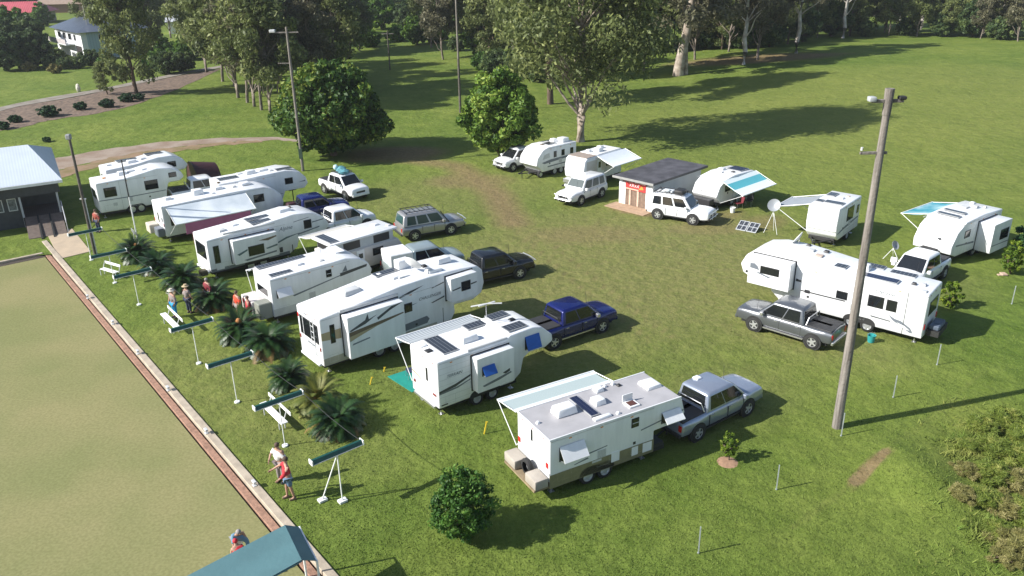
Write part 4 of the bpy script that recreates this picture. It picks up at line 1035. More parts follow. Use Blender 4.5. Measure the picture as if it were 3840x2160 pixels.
    # door seams, handles, sills
    for sd_ in (-1, 1):
        for x in ((1.62, 2.8, 3.8) if not wag else (1.5, 2.4, 3.2)): MB().box(x, x + .015, sd_ * hw - .03, sd_ * hw + .006, .52, 1.0).obj('door_seam', BLACKP, body)
        for x in ((1.75, 2.92) if not wag else (1.6, 2.5)): MB().box(x, x + .16, sd_ * hw - .02, sd_ * hw + .03, .93, .96).obj('door_handle', CHROME, body)
        MB().box(xr + .5, xf - .5, sd_ * (hw - .06) - .06, sd_ * (hw - .06) + .1, .36, .43).obj('side_step', CHROME if step else BLACKP, r)
        MB().box(cb[1] - .45, cb[1] - .25, sd_ * (hw + .02), sd_ * (hw + .24), 1.1, 1.3).obj('mirror', pmat if not step else CHROME, r, bevel=.03)
        for x in (xr, xf):
            a = MB(); rr = .47
            a.lathe([(rr * .2, sd_ * (hw - .14)), (rr, sd_ * (hw - .14)), (rr, sd_ * (hw + .041)), (rr * .2, sd_ * (hw + .041))], 22, axis='y', c=(x, 0, .42))
            a.obj('wheel_arch', DARK, body)
            wheel(r, x, sd_ * (hw - .06), .395, .26)
        MB().box(-.012, .1, sd_ * (hw - .16) - .09, sd_ * (hw - .16) + .09, .72, 1.0).obj('tail_light', REDL, r, bevel=.015)
        MB().box(L - .24, L - .045, sd_ * (hw - .27) - .14, sd_ * (hw - .27) + .13, .80, .95).obj('headlight', HEADL, r, bevel=.02)
    MB().box(L - .1, L + .06, -hw + .12, hw - .12, .42, .62).obj('front_bumper', pmat if not bar else BLACKP, r, bevel=.04, seg=2)
    MB().box(L - .08, L + .012, -.42, .42, .66, .84).obj('grille', BLACKP, r, bevel=.02)
    MB().box(-.08, .06, -hw + .08, hw - .08, .45, .62).obj('rear_bumper', CHROME if step else BLACKP, r, bevel=.03)
    MB().box(.3, L - .3, -hw + .2, hw - .2, .3, .5).obj('underbody', DARK, r)
    if bar:
        bb = MB()
        for z_ in (.6, .95): bb.tube([(L + .12, -hw + .15, z_), (L + .16, 0, z_ + .02), (L + .12, hw - .15, z_)], .035, 6)
        for y in (-.35, .35): bb.tube([(L + .14, y, .45), (L + .14, y, 1.0)], .035, 6)
        bb.obj('bull_bar', CHROME, r)
    if not wag and tubc:
        MB().box(.10, 1.48, -hw + .12, hw - .12, 1.06, 1.165).obj('tub_cover', cover or mat('black_vinyl_cover', (.035, .035, .037), .6, var=.2), r, bevel=.02)
        MB().tube([(1.42, -hw + .14, 1.15), (1.38, -hw + .3, 1.5), (1.38, hw - .3, 1.5), (1.42, hw - .14, 1.15)], .025, 6).obj('sports_bar', BLACKP if pmat is PBL or pmat is PBK else CHROME, r)
    if rack:
        rk = MB(); z0 = zt + .16
        for y in (-wt * .8, wt * .8): rk.box(ct[0] + .1, ct[1] - .15, y - .02, y + .02, z0, z0 + .04)
        for x in np.linspace(ct[0] + .15, ct[1] - .25, 7): rk.box(x, x + .05, -wt * .8, wt * .8, z0 + .005, z0 + .03)
        for x in (ct[0] + .2, ct[1] - .3):
            for y in (-wt * .8, wt * .8): rk.box(x, x + .04, y - .02, y + .02, zt, z0)
        rk.obj('roof_rack', BLACKP, r)
    if snorkel: MB().tube([(cb[1] + .1, -hw, 1.0), (cb[1] - .1, -hw * .97, 1.25), (ct[1] + .1, -wt - .05, 1.85)], .045, 6).obj('snorkel', BLACKP, r)
    MB().tube([(xf + .1, hw * .6, 1.05), (xf + .05, hw * .62, 1.9)], .01, 4).obj('aerial', BLACKP, r)
    return r
UG = 'utes and wagons parked beside the caravans'
c = car('ute', 'silver dual cab ute hitched to the grey-roofed caravan in the foreground', 'ute', PSI, (7.62, 29.3), 36.5, 'rr', L=5.3, group=UG)
MB().box(2.2, 2.5, .35, .65, 1.79, 1.95).obj('roof_light', HEADL, c, bevel=.03)
car('ute', 'bright blue dual cab ute with black tub cover, ahead of the short fifth wheel trailer', 'ute', PBL, (2.12, 37.95), 34.2, 'rr', L=5.3, group=UG, step=True)
c = car('ute', 'black dual cab ute in front of the longest fifth wheel trailer', 'ute', PBK, (.5, 47.6), 30, 'fr', L=5.3, group=UG, bar=True)
MB().box(4.0, 4.6, -.3, .25, 1.10, 1.16).obj('bonnet_scoop', PSI, c, bevel=.03)
car('ute', 'dark grey extra cab ute beside the largest fifth wheel trailer on the right', 'ute', PGR, (12.82, 39.64), 136.7, 'fl', L=5.3, group=UG, step=True)
c = car('ute', 'white ute with large towing mirrors near the farthest right caravan', 'ute', PW, (24.4, 46.0), 222, 'c', L=5.2, group=UG)
MB().box(3.4, 3.55, -1.35, -.95, 1.15, 1.5).obj('towing_mirror', PW, c, bevel=.05, seg=2)
c = car('four_wheel_drive', 'white wagon with a loaded roof rack parked in front of the shed', 'wagon', PW, (10.95, 58.9), -33, 'rr', group=UG, rack=True, bar=True)
MB().box(.9, 1.7, -.3, .3, 2.0, 2.1).ball((1.3, -.25, 2.13), (.28, .22, .1), 10).obj('roof_bag', mat('pale_bag', (.6, .64, .66), .6), c, bevel=.02); MB().box(1.9, 2.6, -.5, .4, 2.0, 2.3).obj('roof_box', BLACKP, c, bevel=.1, seg=2)
c = car('four_wheel_drive', 'white wagon with windscreen shade nosing out left of the shed', 'wagon', PW, (5.58, 62.73), 228.3, 'fl', group=UG, bar=True, glass=mat('pale_glass', (.10, .12, .12), .15))
MB().add([(3.44, -.72, 1.17), (3.44, .72, 1.17), (2.82, .58, 1.78), (2.82, -.58, 1.78)], [(0, 1, 2, 3)]).obj('windscreen_shade', mat('silver_shade', (.75, .77, .8), .35), c)
c = car('ute', 'white ute with aqua gear on its roof, behind the dark blue one', 'ute', PW, (-15.66, 67.55), -47, 'rr', L=5.1, group=UG, rack=True)
CY = mat('aqua_tarp', (.12, .35, .40), .6, var=.5, scale=5)
MB().ball((2.2, .1, 2.1), (.5, .45, .28), 10).ball((2.9, -.1, 2.05), (.45, .5, .22), 10).obj('roof_load', CY, c)
MB().ball((2.0, -.25, 2.3), (.22, .22, .22), 10).obj('roof_bag', mat('pale_aqua_bag', (.5, .75, .78), .5), c)
car('ute', 'dark blue ute at the nose of the silver awning caravan', 'ute', PBL, (-13.3, 60.6), 30, 'fr', L=5.3, group=UG)
car('ute', 'white ute cab showing beyond the beige pop-top caravan', 'ute', PW, (-12.4, 57.4), 37, 'c', L=5.0, group=UG, tubc=True)
c = car('four_wheel_drive', 'silver wagon with roof rack in front of the beige pop-top caravan', 'wagon', PCH, (-6.75, 55.0), 27, 'rr', group=UG, rack=True, bar=True, snorkel=True, glass=mat('green_tinted_glass', (.03, .07, .065), .1))
c = car('ute', 'silver green ute with white canopy, mostly hidden behind the longest fifth wheel trailer', 'ute', paint('pale_green_silver_paint', (.34, .40, .40), .3, .4), (-5.6, 49.0), 28, 'c', L=5.1, group=UG, tubc=False)
MB().box(.1, 1.6, -.85, .85, 1.05, 1.85).obj('canopy', WHITE, c, bevel=.05)
MB().box(1.9, 3.0, -.5, .5, 1.82, 1.86).obj('roof_panel', mat('green_glass', (.04, .09, .09), .15), c)
car('ute', 'white ute facing the camera, tucked between round tree and farthest caravan', 'ute', PW, (0.9, 75.2), 222, 'c', L=5.0, group=UG, bar=True)
car('ute', 'white ute under the nose of the fifth wheel trailer nearest to the clubhouse', 'ute', PW, (-25.6, 66.6), 33, 'c', L=5.1, group=UG)

# ================================================================ BUILDINGS
# brick and board shed between the caravans
sh = thing('shed', 'low white shed with charcoal iron roof and a red sign over its timber doors', 'shed', (14.43, 66.7, 0), 224.2)
SW = mat('white_painted_block', (.74, .73, .71), .7, var=.08); SG = mat('blue_grey_wall_sheet', (.52, .55, .56), .6, var=.08, scale=1.2)
MB().box(0, 6.45, -1.6, 1.6, 0, 2.2).obj('wall', SG, sh)
MB().box(6.4, 6.53, -1.62, -.98, 0, 2.2).box(6.4, 6.53, .98, 1.62, 0, 2.2).box(6.4, 6.53, -.98, .98, 2.05, 2.2).obj('front_wall', SW, sh, bevel=.01)
SR = corr('charcoal_corrugated_iron', (.115, .112, .125), 'Y', .14, .6, .1, .012, var=.4, scale=1.2)
MB().prism([(-.35, 2.28), (6.95, 2.22), (6.95, 2.27), (-.35, 2.33)], -1.95, 1.95).obj('roof', SR, sh)
FA = mat('grey_fascia', (.33, .33, .32), .7, var=.2)
MB().box(6.95, 7.0, -1.97, 1.97, 2.12, 2.29).obj('fascia', FA, sh); MB().box(-.35, 6.95, 1.95, 2.0, 2.15, 2.32).obj('gutter', mat('dark_gutter', (.05, .05, .055), .5), sh)
ML = MB()
for y in (-.7, -.1, .5): ML.box(6.54, 6.92, y - .22, y + .18, 2.0, 2.12)
ML.obj('bracket', mat('dark_brown_timber', (.07, .035, .03), .8), sh)
TD = mat('brown_board_door', (.24, .165, .12), .8, var=.3, scale=4, stripes=('Y', .16, (.12, .08, .06), .15))
for y0, y1 in ((-.96, -.62), (-.44, .14), (.34, .96)): MB().box(6.42, 6.5, y0, y1, .05, 1.35).obj('door', TD, sh)
for y in (-.53, .24): MB().box(6.42, 6.55, y - .09, y + .09, .05, 1.35).obj('post', mat('pale_timber_post', (.55, .42, .33), .8, var=.15), sh)
SIGNR = mat('red_sign_board', (.58, .05, .05), .5, var=.12, scale=3)
sg = MB().box(6.535, 6.57, -.97, .97, 1.30, 2.05).obj('sign', SIGNR, sh)
MB().box(6.571, 6.577, -.9, .95, 1.88, 2.03).obj('sign_band', mat('pale_pink_band', (.72, .52, .52), .6), sg)
t_ = text_mesh('XXXX', .34, mat('sign_white', (.8, .78, .78), .5), sg, (6.574, -.12, 1.66), (R(90), 0, R(90)), ext=.004)
MB().add([(6.574, .3, 1.42), (6.574, .8, 1.5), (6.574, .62, 1.8), (6.574, .45, 1.6)], [(0, 1, 2, 3)]).obj('sign_flame', mat('sign_orange', (.75, .28, .05), .5), sg)
MB().box(6.571, 6.576, -.95, .3, 1.32, 1.42).obj('sign_band', mat('peach_band', (.72, .42, .32), .6), sg)
MB().box(6.5, 8.0, -1.9, 1.9, -.05, .03).obj('step', mat('pink_concrete', (.44, .30, .20), .9, var=.2), sh)

# clubhouse, left edge
cl = thing('clubhouse', 'clubhouse with pale blue metal roof, dark porch and ramp at the left edge', 'clubhouse', (-34.1, 61.0, 0), 210)
RB = corr('pale_blue_metal_roof', (.60, .66, .74), 'X', .2, .4, .1, .0015, var=.06, scale=.6)
zr, ze = 5.0, 3.35
MB().add([(-.2, 0.2, ze), (16, 0.2, ze), (16, -6.2, zr), (1.5, -6.2, zr), (-.2, -12.4, ze), (16, -12.4, ze), (-.2, 0.2, ze - .12), (16, 0.2, ze - .12), (-.2, -12.4, ze - .12), (16, -12.4, ze - .12)],
         [(0, 1, 2, 3), (0, 3, 4), (3, 2, 5, 4), (0, 6, 7, 1), (0, 4, 8, 6), (6, 8, 9, 7), (4, 5, 9, 8), (1, 7, 9, 5, 2)]).obj('roof', RB, cl)
MB().box(-.22, 16, .2, .32, ze - .22, ze - .02).obj('gutter', WHITE, cl)
DW = mat('dark_grey_weatherboard', (.055, .058, .062), .7, var=.2)
MB().box(2.9, 15.8, -1.2, -.3, .0, ze - .1).box(.3, 2.9, -11.8, -3.2, 0, ze - .1).box(2.9, 15.8, -11.8, -1.0, 0, ze - .13).obj('wall', DW, cl)
MB().box(.1, 15.8, -.3, .05, ze - .95, ze - .12).obj('valance', DW, cl)
MB().box(.2, 2.9, -3.2, .0, .0, .8).obj('porch_floor', mat('dark_decking', (.06, .045, .045), .8, var=.2, stripes=('X', .14, (.03, .025, .025), .15)), cl)
for x in (.35, 2.85): MB().box(x - .07, x + .07, -.16, -.02, .0, ze - .2).obj('porch_post', mat('grey_post', (.42, .43, .45), .6), cl)
for x0, x1 in ((3.1, 3.7), (4.0, 5.4)):
    f_o = MB().box(x0, x1, -.31, -.26, 1.35, 2.3).obj('window', GREYL, cl); MB().box(x0 + .06, x1 - .06, -.27, -.245, 1.42, 2.23).obj('pane', mat('hazy_window', (.16, .18, .20), .2, var=.6, scale=6), f_o)
RMP = mat('worn_ramp_boards', (.15, .115, .095), .8, var=.25, scale=4)
MB().add([(.3, 0, .8), (2.8, 0, .8), (2.8, 3.2, .04), (.3, 3.2, .04), (.3, 0, .7), (2.8, 0, .7), (2.8, 3.2, 0), (.3, 3.2, 0)], [(0, 1, 2, 3), (4, 7, 6, 5), (0, 4, 5, 1), (2, 6, 7, 3), (0, 3, 7, 4), (1, 5, 6, 2)]).obj('ramp', RMP, cl)
for x in (1.15, 1.95): MB().add([(x - .06, 0, .86), (x + .06, 0, .86), (x + .06, 3.7, .07), (x - .06, 3.7, .07), (x - .06, 0, .7), (x + .06, 0, .7), (x + .06, 3.7, 0), (x - .06, 3.7, 0)], [(0, 1, 2, 3), (4, 7, 6, 5), (0, 4, 5, 1), (2, 6, 7, 3), (0, 3, 7, 4), (1, 5, 6, 2)]).obj('ramp_rail', DARK, cl)
hr = MB().tube([(.2, .1, 1.7), (.2, 3.1, .95)], .03, 6).tube([(.2, .1, .8), (.2, .1, 1.7)], .03, 6).tube([(.2, 3.1, .05), (.2, 3.1, .95)], .03, 6).tube([(.2, 1.6, .4), (.2, 1.6, 1.32)], .03, 6)
hr.obj('handrail', mat('grey_post', (.42, .43, .45), .6), cl)
MB().box(6, 15, -.2, 0, 0, .9).obj('skirting', DARK, cl)

# two-storey house with hip roof, top left
cx, cy = -79.4, 160.5
ho = thing('house', 'white two storey house with slate blue hip roof among the trees', 'house', (cx, cy, terrain(cx, cy)), 131.5)
HW = mat('white_weatherboard', (.74, .76, .76), .6, var=.05, stripes=('Z', .3, (.62, .64, .65), .12))
MB().box(0, 17, -12, 0, 0, 5.0).obj('wall', HW, ho)
HR = corr('slate_blue_iron', (.085, .105, .145), 'X', .4, .45, .1, .02, var=.1, scale=.3)
MB().add([(-.8, .8, 5.0), (17.8, .8, 5.0), (17.8, -12.8, 5.0), (-.8, -12.8, 5.0), (5.5, -6, 7.9), (11.5, -6, 7.9)], [(0, 1, 5, 4), (1, 2, 5), (2, 3, 4, 5), (3, 0, 4), (0, 3, 2, 1)]).obj('roof', HR, ho)
f_o = MB().box(.8, 4.2, -.1, .05, .05, 2.4).obj('garage_shade_panel', mat('deep_shadow_opening', (.02, .015, .015), .8), ho)  # open garage: the shade inside it is painted on this panel
for x0, x1 in ((3.2, 4.6), (6.0, 8.2), (9.5, 11.5), (13, 15)):
    q = MB().box(x0, x1, -.05, .06, 3.2, 4.5).obj('window', WHITE, ho); MB().box(x0 + .12, x1 - .12, 0, .08, 3.3, 4.4).obj('pane', GLASS, q)
MB().box(4.8, 16.5, .0, 1.6, 2.45, 2.65).obj('balcony', WHITE, ho); MB().box(4.8, 16.5, 1.55, 1.62, 2.65, 3.5).obj('balustrade', mat('pale_balustrade', (.6, .56, .55), .6, stripes=('X', .4, (.25, .22, .22), .4)), ho)
MB().box(-.06, .05, -11, -1, .2, 4.9).obj('side_cladding', mat('pale_blue_cladding', (.34, .44, .50), .6, stripes=('Y', .5, (.26, .34, .4), .2)), ho)
q = MB().box(-.1, 0, -5, -3, 3.2, 4.5).obj('window', WHITE, ho); MB().box(-.12, -.08, -4.9, -3.1, 3.3, 4.4).obj('pane', GLASS, q)
MB().tube([(2, -2, 5.6), (2, -2, 9.6)], .06, 5).obj('mast', CHROME, ho)
# red-roofed house at the corner
P = G(40, 60)
rh = thing('house', 'long low house with faded red roof in the top left corner', 'house', (P.x, P.y, 0), 8)
MB().box(-16, 8, 0, 9, 0, 3.0).obj('wall', mat('cream_render', (.5, .45, .38), .8, var=.1), rh)
MB().add([(-17, -.8, 2.9), (9, -.8, 2.9), (9, 10, 2.9), (-17, 10, 2.9), (-13, 4.6, 5.6), (5, 4.6, 5.6)], [(0, 1, 5, 4), (1, 2, 5), (2, 3, 4, 5), (3, 0, 4), (0, 3, 2, 1)]).obj('roof', corr('faded_red_iron', (.50, .10, .12), 'X', .6, .5, .1, .02, var=.15, scale=.4), rh)
for x in (-10, -4, 2):
    q = MB().box(x, x + 1.8, -.06, .05, 1.0, 2.2).obj('window', WHITE, rh); MB().box(x + .1, x + 1.7, -.08, -.02, 1.1, 2.1).obj('pane', GLASS, q)
P = G(160, 32)
rs = thing('house', 'small brown brick house with rusty roof edge behind the slate roofed one', 'house', (P.x, P.y, 0), 4)
MB().box(-9, 9, 0, 8, 0, 2.8).obj('wall', mat('brown_brick', (.28, .16, .11), .8, var=.2), rs)
MB().add([(-10, -.8, 2.7), (10, -.8, 2.7), (10, 9, 2.7), (-10, 9, 2.7), (-6, 4, 5), (6, 4, 5)], [(0, 1, 5, 4), (1, 2, 5), (2, 3, 4, 5), (3, 0, 4), (0, 3, 2, 1)]).obj('roof', mat('weathered_tile_roof', (.30, .22, .17), .8, var=.2), rs)
P = G(470, 84)
wh = thing('house', 'small pale house glimpsed through the left grove of gum trees', 'house', (P.x, P.y, 0), 15)
MB().box(-4, 4, 0, 6, 0, 2.8).obj('wall', HW, wh)
MB().add([(-4.5, -.5, 2.8), (4.5, -.5, 2.8), (4.5, 6.5, 2.8), (-4.5, 6.5, 2.8), (-4.5, 3, 4.4), (4.5, 3, 4.4)], [(0, 1, 5, 4), (1, 2, 5), (2, 3, 4, 5), (3, 0, 4), (0, 3, 2, 1)]).obj('roof', mat('pale_grey_iron', (.5, .52, .55), .4, var=.08), wh)
q = MB().box(-1, 1, -.05, .05, 1, 2.2).obj('window', FRAME, wh)

# teal canopy at the bottom edge
cn = thing('shade_canopy', 'teal fabric shade canopy over the seats at the bottom edge of the picture', 'canopy')
CT = mat('teal_shade_fabric', (.088, .185, .20), .6, var=.10, scale=1.2, bump=.2, bscale=5)
u = Vector((-.72, -.69, 0)); A = Vector((-7.35, 21.35, 2.4)); B = Vector((-6.45, 19.72, 2.4)); C_ = Vector((-7.02, 21.72, 2.02)); D_ = Vector((-6.12, 20.12, 2.02))
Lc = 9.0
n = 12; v = []
for i in range(n + 1):
    for k in range(7):
        p = A.lerp(B, k / 6) + u * Lc * i / n
        sag = -.05 * math.sin(math.pi * (i % 4) / 4) * math.sin(math.pi * k / 6)
        v.append((p.x, p.y, p.z + sag)); 
m_ = len(v); v += [(x, y, z - .015) for x, y, z in v]
f = []
for i in range(n):
    for k in range(6):
        a = i * 7 + k; f.append((a, a + 1, a + 8, a + 7)); f.append((m_ + a, m_ + a + 7, m_ + a + 8, m_ + a + 1))
MB().add(v, f).obj('canopy', CT, cn)
MB().add([A, B, D_, C_, A - Vector((0, 0, .02)), B - Vector((0, 0, .02)), D_ - Vector((0, 0, .02)), C_ - Vector((0, 0, .02))], [(0, 1, 2, 3), (7, 6, 5, 4), (2, 6, 7, 3), (0, 3, 7, 4), (1, 5, 6, 2)]).obj('end_flap', CT, cn)
MB().tube([C_, D_], .028, 8).obj('frame', ARM, cn)
MB().tube([A - Vector((0, 0, .05)), A + u * Lc - Vector((0, 0, .05))], .025, 6).obj('frame', CT, cn); MB().tube([B - Vector((0, 0, .05)), B + u * Lc - Vector((0, 0, .05))], .025, 6).obj('frame', CT, cn)
for p in (C_, D_, A + u * 4.5, B + u * 4.5): MB().tube([(p.x, p.y, 0), (p.x, p.y, p.z)], .04, 8).obj('post', ARM, cn)
# ================================================================ POLES, LIGHTS, SMALL THINGS
WOOD = mat('weathered_pole_timber', (.25, .225, .20), .9, col2=(.11, .095, .085), scale=1.2, bump=.5, bscale=8)
tt = WOOD.node_tree
nz_ = [n for n in tt.nodes if n.type == 'TEX_NOISE'][0]; tcn = [n for n in tt.nodes if n.type == 'TEX_COORD'][0]
mp = tt.nodes.new('ShaderNodeMapping'); mp.inputs['Scale'].default_value = (9, 9, .5); tt.links.new(tcn.outputs['Object'], mp.inputs[0]); tt.links.new(mp.outputs[0], nz_.inputs['Vector'])
DWOOD = mat('dark_pole_timber', (.12, .105, .09), .9, var=.4, bump=.4)
def pole(label, x, y, h, r0, r1, m=WOOD, name='light_pole'):
    t = thing(name, label, 'pole', (x, y, terrain(x, y)))
    MB().tube([(0, 0, -.2), (0, 0, h * .5), (0, 0, h)], [r0, (r0 + r1) / 2, r1], 16).obj('shaft', m, t)
    return t
p = pole('tall weathered timber pole with floodlights on top, in front of the largest fifth wheel trailer', 13.76, 30.15, 14.2, .205, .125)
MB().box(-.62, .55, -.06, .06, 13.75, 13.87).obj('crossarm', WOOD, p, bevel=.01)
MB().box(-.74, -.48, -.16, .14, 13.8, 13.98).obj('floodlight', mat('dull_light_grey', (.38, .40, .41), .6), p, bevel=.04, seg=2); MB().box(.35, .62, -.12, .12, 13.85, 13.98).obj('floodlight', DARK, p, bevel=.03)
MB().tube([(0, 0, 13.3), (0, .02, 14.25)], [.15, .17], 12).obj('pole_cap', WOOD, p)
MB().tube([(.02, -.16, 13.1), (.03, -.16, 13.9)], .03, 6).obj('cable', BLACKP, p)
MB().box(-.75, .25, -.05, .05, 11.85, 11.95).obj('crossarm', WOOD, p, bevel=.01)
MB().tube([(-.7, 0, 12.0), (-.7, 0, 12.12)], .05, 8).obj('insulator', GREYL, p)
p = pole('tall grey timber pole rising behind the left row with a small lamp on its arm', -19.2, 75.1, 12.8, .14, .10)
MB().box(-1.2, 1.0, -.05, .05, 12.3, 12.4).obj('crossarm', WOOD, p); MB().box(-1.5, -1.0, -.15, .15, 12.35, 12.6).obj('lamp_head', GREYL, p, bevel=.04); MB().box(-1.1, 0, -.04, .04, 9.7, 9.78).obj('crossarm', WOOD, p); MB().box(-.16, .16, -.25, -.1, 1.2, 2.1).obj('meter_box', mat('green_box', (.04, .07, .05), .5), p)
p = pole('shorter dark timber pole with a lamp beside the clubhouse ramp', -28.6, 53.5, 8.1, .11, .08, DWOOD)
MB().box(-.16, .16, -.2, .1, 7.95, 8.3).obj('lamp_head', mat('dull_grey_metal', (.25, .26, .27), .6), p, bevel=.05); MB().box(-.2, .2, -.05, .05, 3.9, 3.98).obj('crossarm', GREYL, p)
MB().tube([(.12, 0, 0), (.12, 0, 3.9)], .04, 6).obj('conduit', GREYL, p)
p = pole('slim flagpole, upper half black and lower half white, beside a cycad', -26.2, 54.95, 6.1, .045, .035, ARM, 'flagpole')
MB().tube([(0, 0, 3.6), (0, 0, 6.2)], [.05, .042], 8).obj('upper_shaft', BLACKP, p)
p = pole('distant power pole standing in the open grass gap between the trees', -6.0, 103, 16, .14, .1, WOOD, 'power_pole')
MB().tube([(0, 0, 0), (0, 0, 6.5)], [.16, .14], 8).obj('darker_lower_shaft', DWOOD, p)  # lower length of the pole in a darker tone
MB().box(-1, 1, -.06, .06, 15.3, 15.45).obj('crossarm', WOOD, p)
p = pole('far power pole with a short crossarm near the back bushes', -19.5, 140, 6.2, .12, .1, DWOOD, 'power_pole')
MB().box(-1, 1, -.06, .06, 5.7, 5.82).obj('crossarm', WOOD, p)

# long green trough lights on white stands beside the bowling green
GT = mat('green_trough_enamel', (.010, .075, .055), .35, var=.2)
FT = mat('grey_foot', (.55, .55, .54), .8)
ORD = ['nearest to the camera', 'second nearest', 'third nearest', 'fourth nearest', 'third farthest, by the bench', 'second farthest, under the flagpole', 'farthest, at the concrete pad']
TR = [(-6.53, 25.66, 2.15), (-9.64, 29.48, 2.15), (-12.75, 33.15, 2.15), (-15.85, 37.04, 2.1), (-21.95, 44.6, 1.95), (-24.9, 48.1, 1.9), (-28.3, 52.3, 1.95)]
for i, (x, y, hgt) in enumerate(TR):
    t = thing('trough_light', 'green trough light on a slim white stand along the green, ' + ORD[i], 'outdoor light', (x, y, 0), 38 if i else 39, 'trough lights beside the bowling green')
    b = MB().add([(-1.02, -.13, hgt), (1.02, -.13, hgt), (1.02, .13, hgt), (-1.02, .13, hgt), (-1.02, -.05, hgt + .16), (1.02, -.05, hgt + .16), (1.02, .05, hgt + .16), (-1.02, .05, hgt + .16)],
                 [(0, 3, 2, 1), (4, 5, 6, 7), (0, 1, 5, 4), (1, 2, 6, 5), (2, 3, 7, 6), (3, 0, 4, 7)])
    b.obj('trough', GT, t)
    MB().box(-1.03, 1.03, -.14, -.12, hgt - .01, hgt + .015).obj('rim', GREYL, t); 
    for sx in (-1, 1): MB().box(sx * 1.04 - .02, sx * 1.04 + .02, -.14, .14, hgt - .02, hgt + .17).obj('end_cap', ARM, t)
    if i == 0:
        for dy in (0, 1): MB().tube([(0, 0, hgt - .05), (-.55 * dy + .0, .55 * dy, .06)], .028, 6).box(-.55 * dy - .16, -.55 * dy + .16, .55 * dy - .12, .55 * dy + .12, 0, .09).obj('stand_leg', ARM, t)
    else: MB().tube([(0, 0, .02), (0, 0, hgt)], .022, 6).tube([(0, 0, 0), (0, 0, .06)], .13, 12).obj('stand_leg', ARM, t)
pts = []
ends = [(x + 1.02 * math.cos(R(38)), y + 1.02 * math.sin(R(38)), h_ + .1) for x, y, h_ in TR]
for a, b in zip(ends[:-1], ends[1:]):
    for k in range(4):
        q = Vector(a).lerp(Vector(b), k / 4); pts.append((q.x, q.y, q.z - .12 * math.sin(math.pi * k / 4)))
pts.append(ends[-1])
o = MB().tube(pts, .014, 5).obj('cable', BLACKP); o['label'] = 'thin dark cable strung along the right ends of the trough lights'; o['category'] = 'cable'

def bench(label, x, y, head, L=2.4):
    t = thing('bench', label, 'bench', (x, y, 0), head, 'white benches facing the bowling green')
    MB().box(-L / 2, L / 2, -.16, .16, .42, .47).obj('seat', ARM, t, bevel=.01)
    bb = MB().box(-L / 2, L / 2, .30, .34, .68, .86).obj('backrest', ARM, t, bevel=.01)
    for sx in (-.8, .8):
        MB().tube([(sx, -.12, 0), (sx, -.12, .42)], .03, 6).tube([(sx, .14, 0), (sx, .14, .42)], .03, 6).tube([(sx, .12, .42), (sx, .32, .86)], .025, 6).obj('leg', GREYL, t)
hd = math.degrees(math.atan2(ed.y, ed.x))
P = G(428, 806, .45); bench('white slatted bench beside the people in front of the cycads', P.x, P.y, hd, 2.5)
P = G(688, 1038, .45); bench('white bench crossed by the second nearest trough light', P.x, P.y, hd, 2.3)
P = G(275, 680, .45); bench('short white bench near the concrete pad', P.x, P.y, hd + 20, 1.5)

# satellite dish on tripod
def tripod_dish(label, x, y, h, r, az):
    t = thing('satellite_dish', label, 'satellite dish', (x, y, terrain(x, y)), 0)
    b = MB()
    for k in range(3): b.tube([(0, 0, h * .8), (.55 * math.cos(k * 2.09 + 1), .55 * math.sin(k * 2.09 + 1), 0)], .018, 5)
    b.tube([(0, 0, h * .6), (0, 0, h)], .025, 6).obj('tripod', ARM, t)
    d = MB().lathe([(.001, 0), (r * .5, .03), (r, .13), (r, .15), (r * .5, .05), (.001, .02)], 22).obj('dish', mat('mesh_grey_dish', (.30, .32, .34), .5, .3), t, loc=(0, 0, h))
    d.rotation_euler = (0, R(-60), R(az))
tripod_dish('grey satellite dish on a white tripod at the aqua striped awning', 18.45, 55.4, 2.0, .45, 60)
tripod_dish('small grey satellite dish on a stand at the nose of the farthest right caravan', 24.6, 49.9, .9, .3, 120)
tripod_dish('round grey dish half hidden behind the first cycad', -25.9, 53.9, 1.3, .38, 220)
sp_ = thing('solar_panels', 'pair of folding solar panels tilted on the grass in front of the shed side caravan', 'solar panels', (16.1, 56.2, 0), -38)
for k in (0, 1):
    q = MB().add([(k * .78, 0, .05), (k * .78 + .72, 0, .05), (k * .78 + .72, .85, .5), (k * .78, .85, .5), (k * .78, .02, .01), (k * .78 + .72, .02, .01), (k * .78 + .72, .87, .46), (k * .78, .87, .46)], [(0, 1, 2, 3), (7, 6, 5, 4), (0, 4, 5, 1), (1, 5, 6, 2), (2, 6, 7, 3), (3, 7, 4, 0)]).obj('panel', mat('silver_panel_frame', (.6, .62, .64), .4, .3), sp_)
    for a in (0, 1):
        for b_ in (0, 1): MB().add([(k * .78 + .05 + a * .33, .05 + b_ * .4, .082 + b_ * .212), (k * .78 + .34 + a * .33, .05 + b_ * .4, .082 + b_ * .212), (k * .78 + .34 + a * .33, .40 + b_ * .4, .267 + b_ * .212), (k * .78 + .05 + a * .33, .40 + b_ * .4, .267 + b_ * .212)], [(0, 1, 2, 3)]).obj('cells', SOLARG, q)
    MB().tube([(k * .78 + .36, .8, .45), (k * .78 + .36, 1.05, 0)], .015, 5).obj('strut', CHROME, sp_)
def bucket(label, x, y, m):
    t = thing('bucket', label, 'bucket', (x, y, terrain(x, y)))
    MB().lathe([(.001, .01), (.16, .01), (.21, .4), (.22, .41), (.20, .40), (.15, .03), (.001, .03)], 16).obj('pail', m, t)
    MB().tube([(.21, 0, .4), (.16, 0, .52), (0, 0, .57), (-.16, 0, .52), (-.21, 0, .4)], .01, 5).obj('handle', CHROME, t)
bucket('white bucket under the corner of the aqua striped awning', 16.9, 60.2, ARM)
bucket('teal tub beside the wheels of the largest fifth wheel trailer', 18.45, 38.1, mat('teal_plastic', (.03, .28, .28), .4))
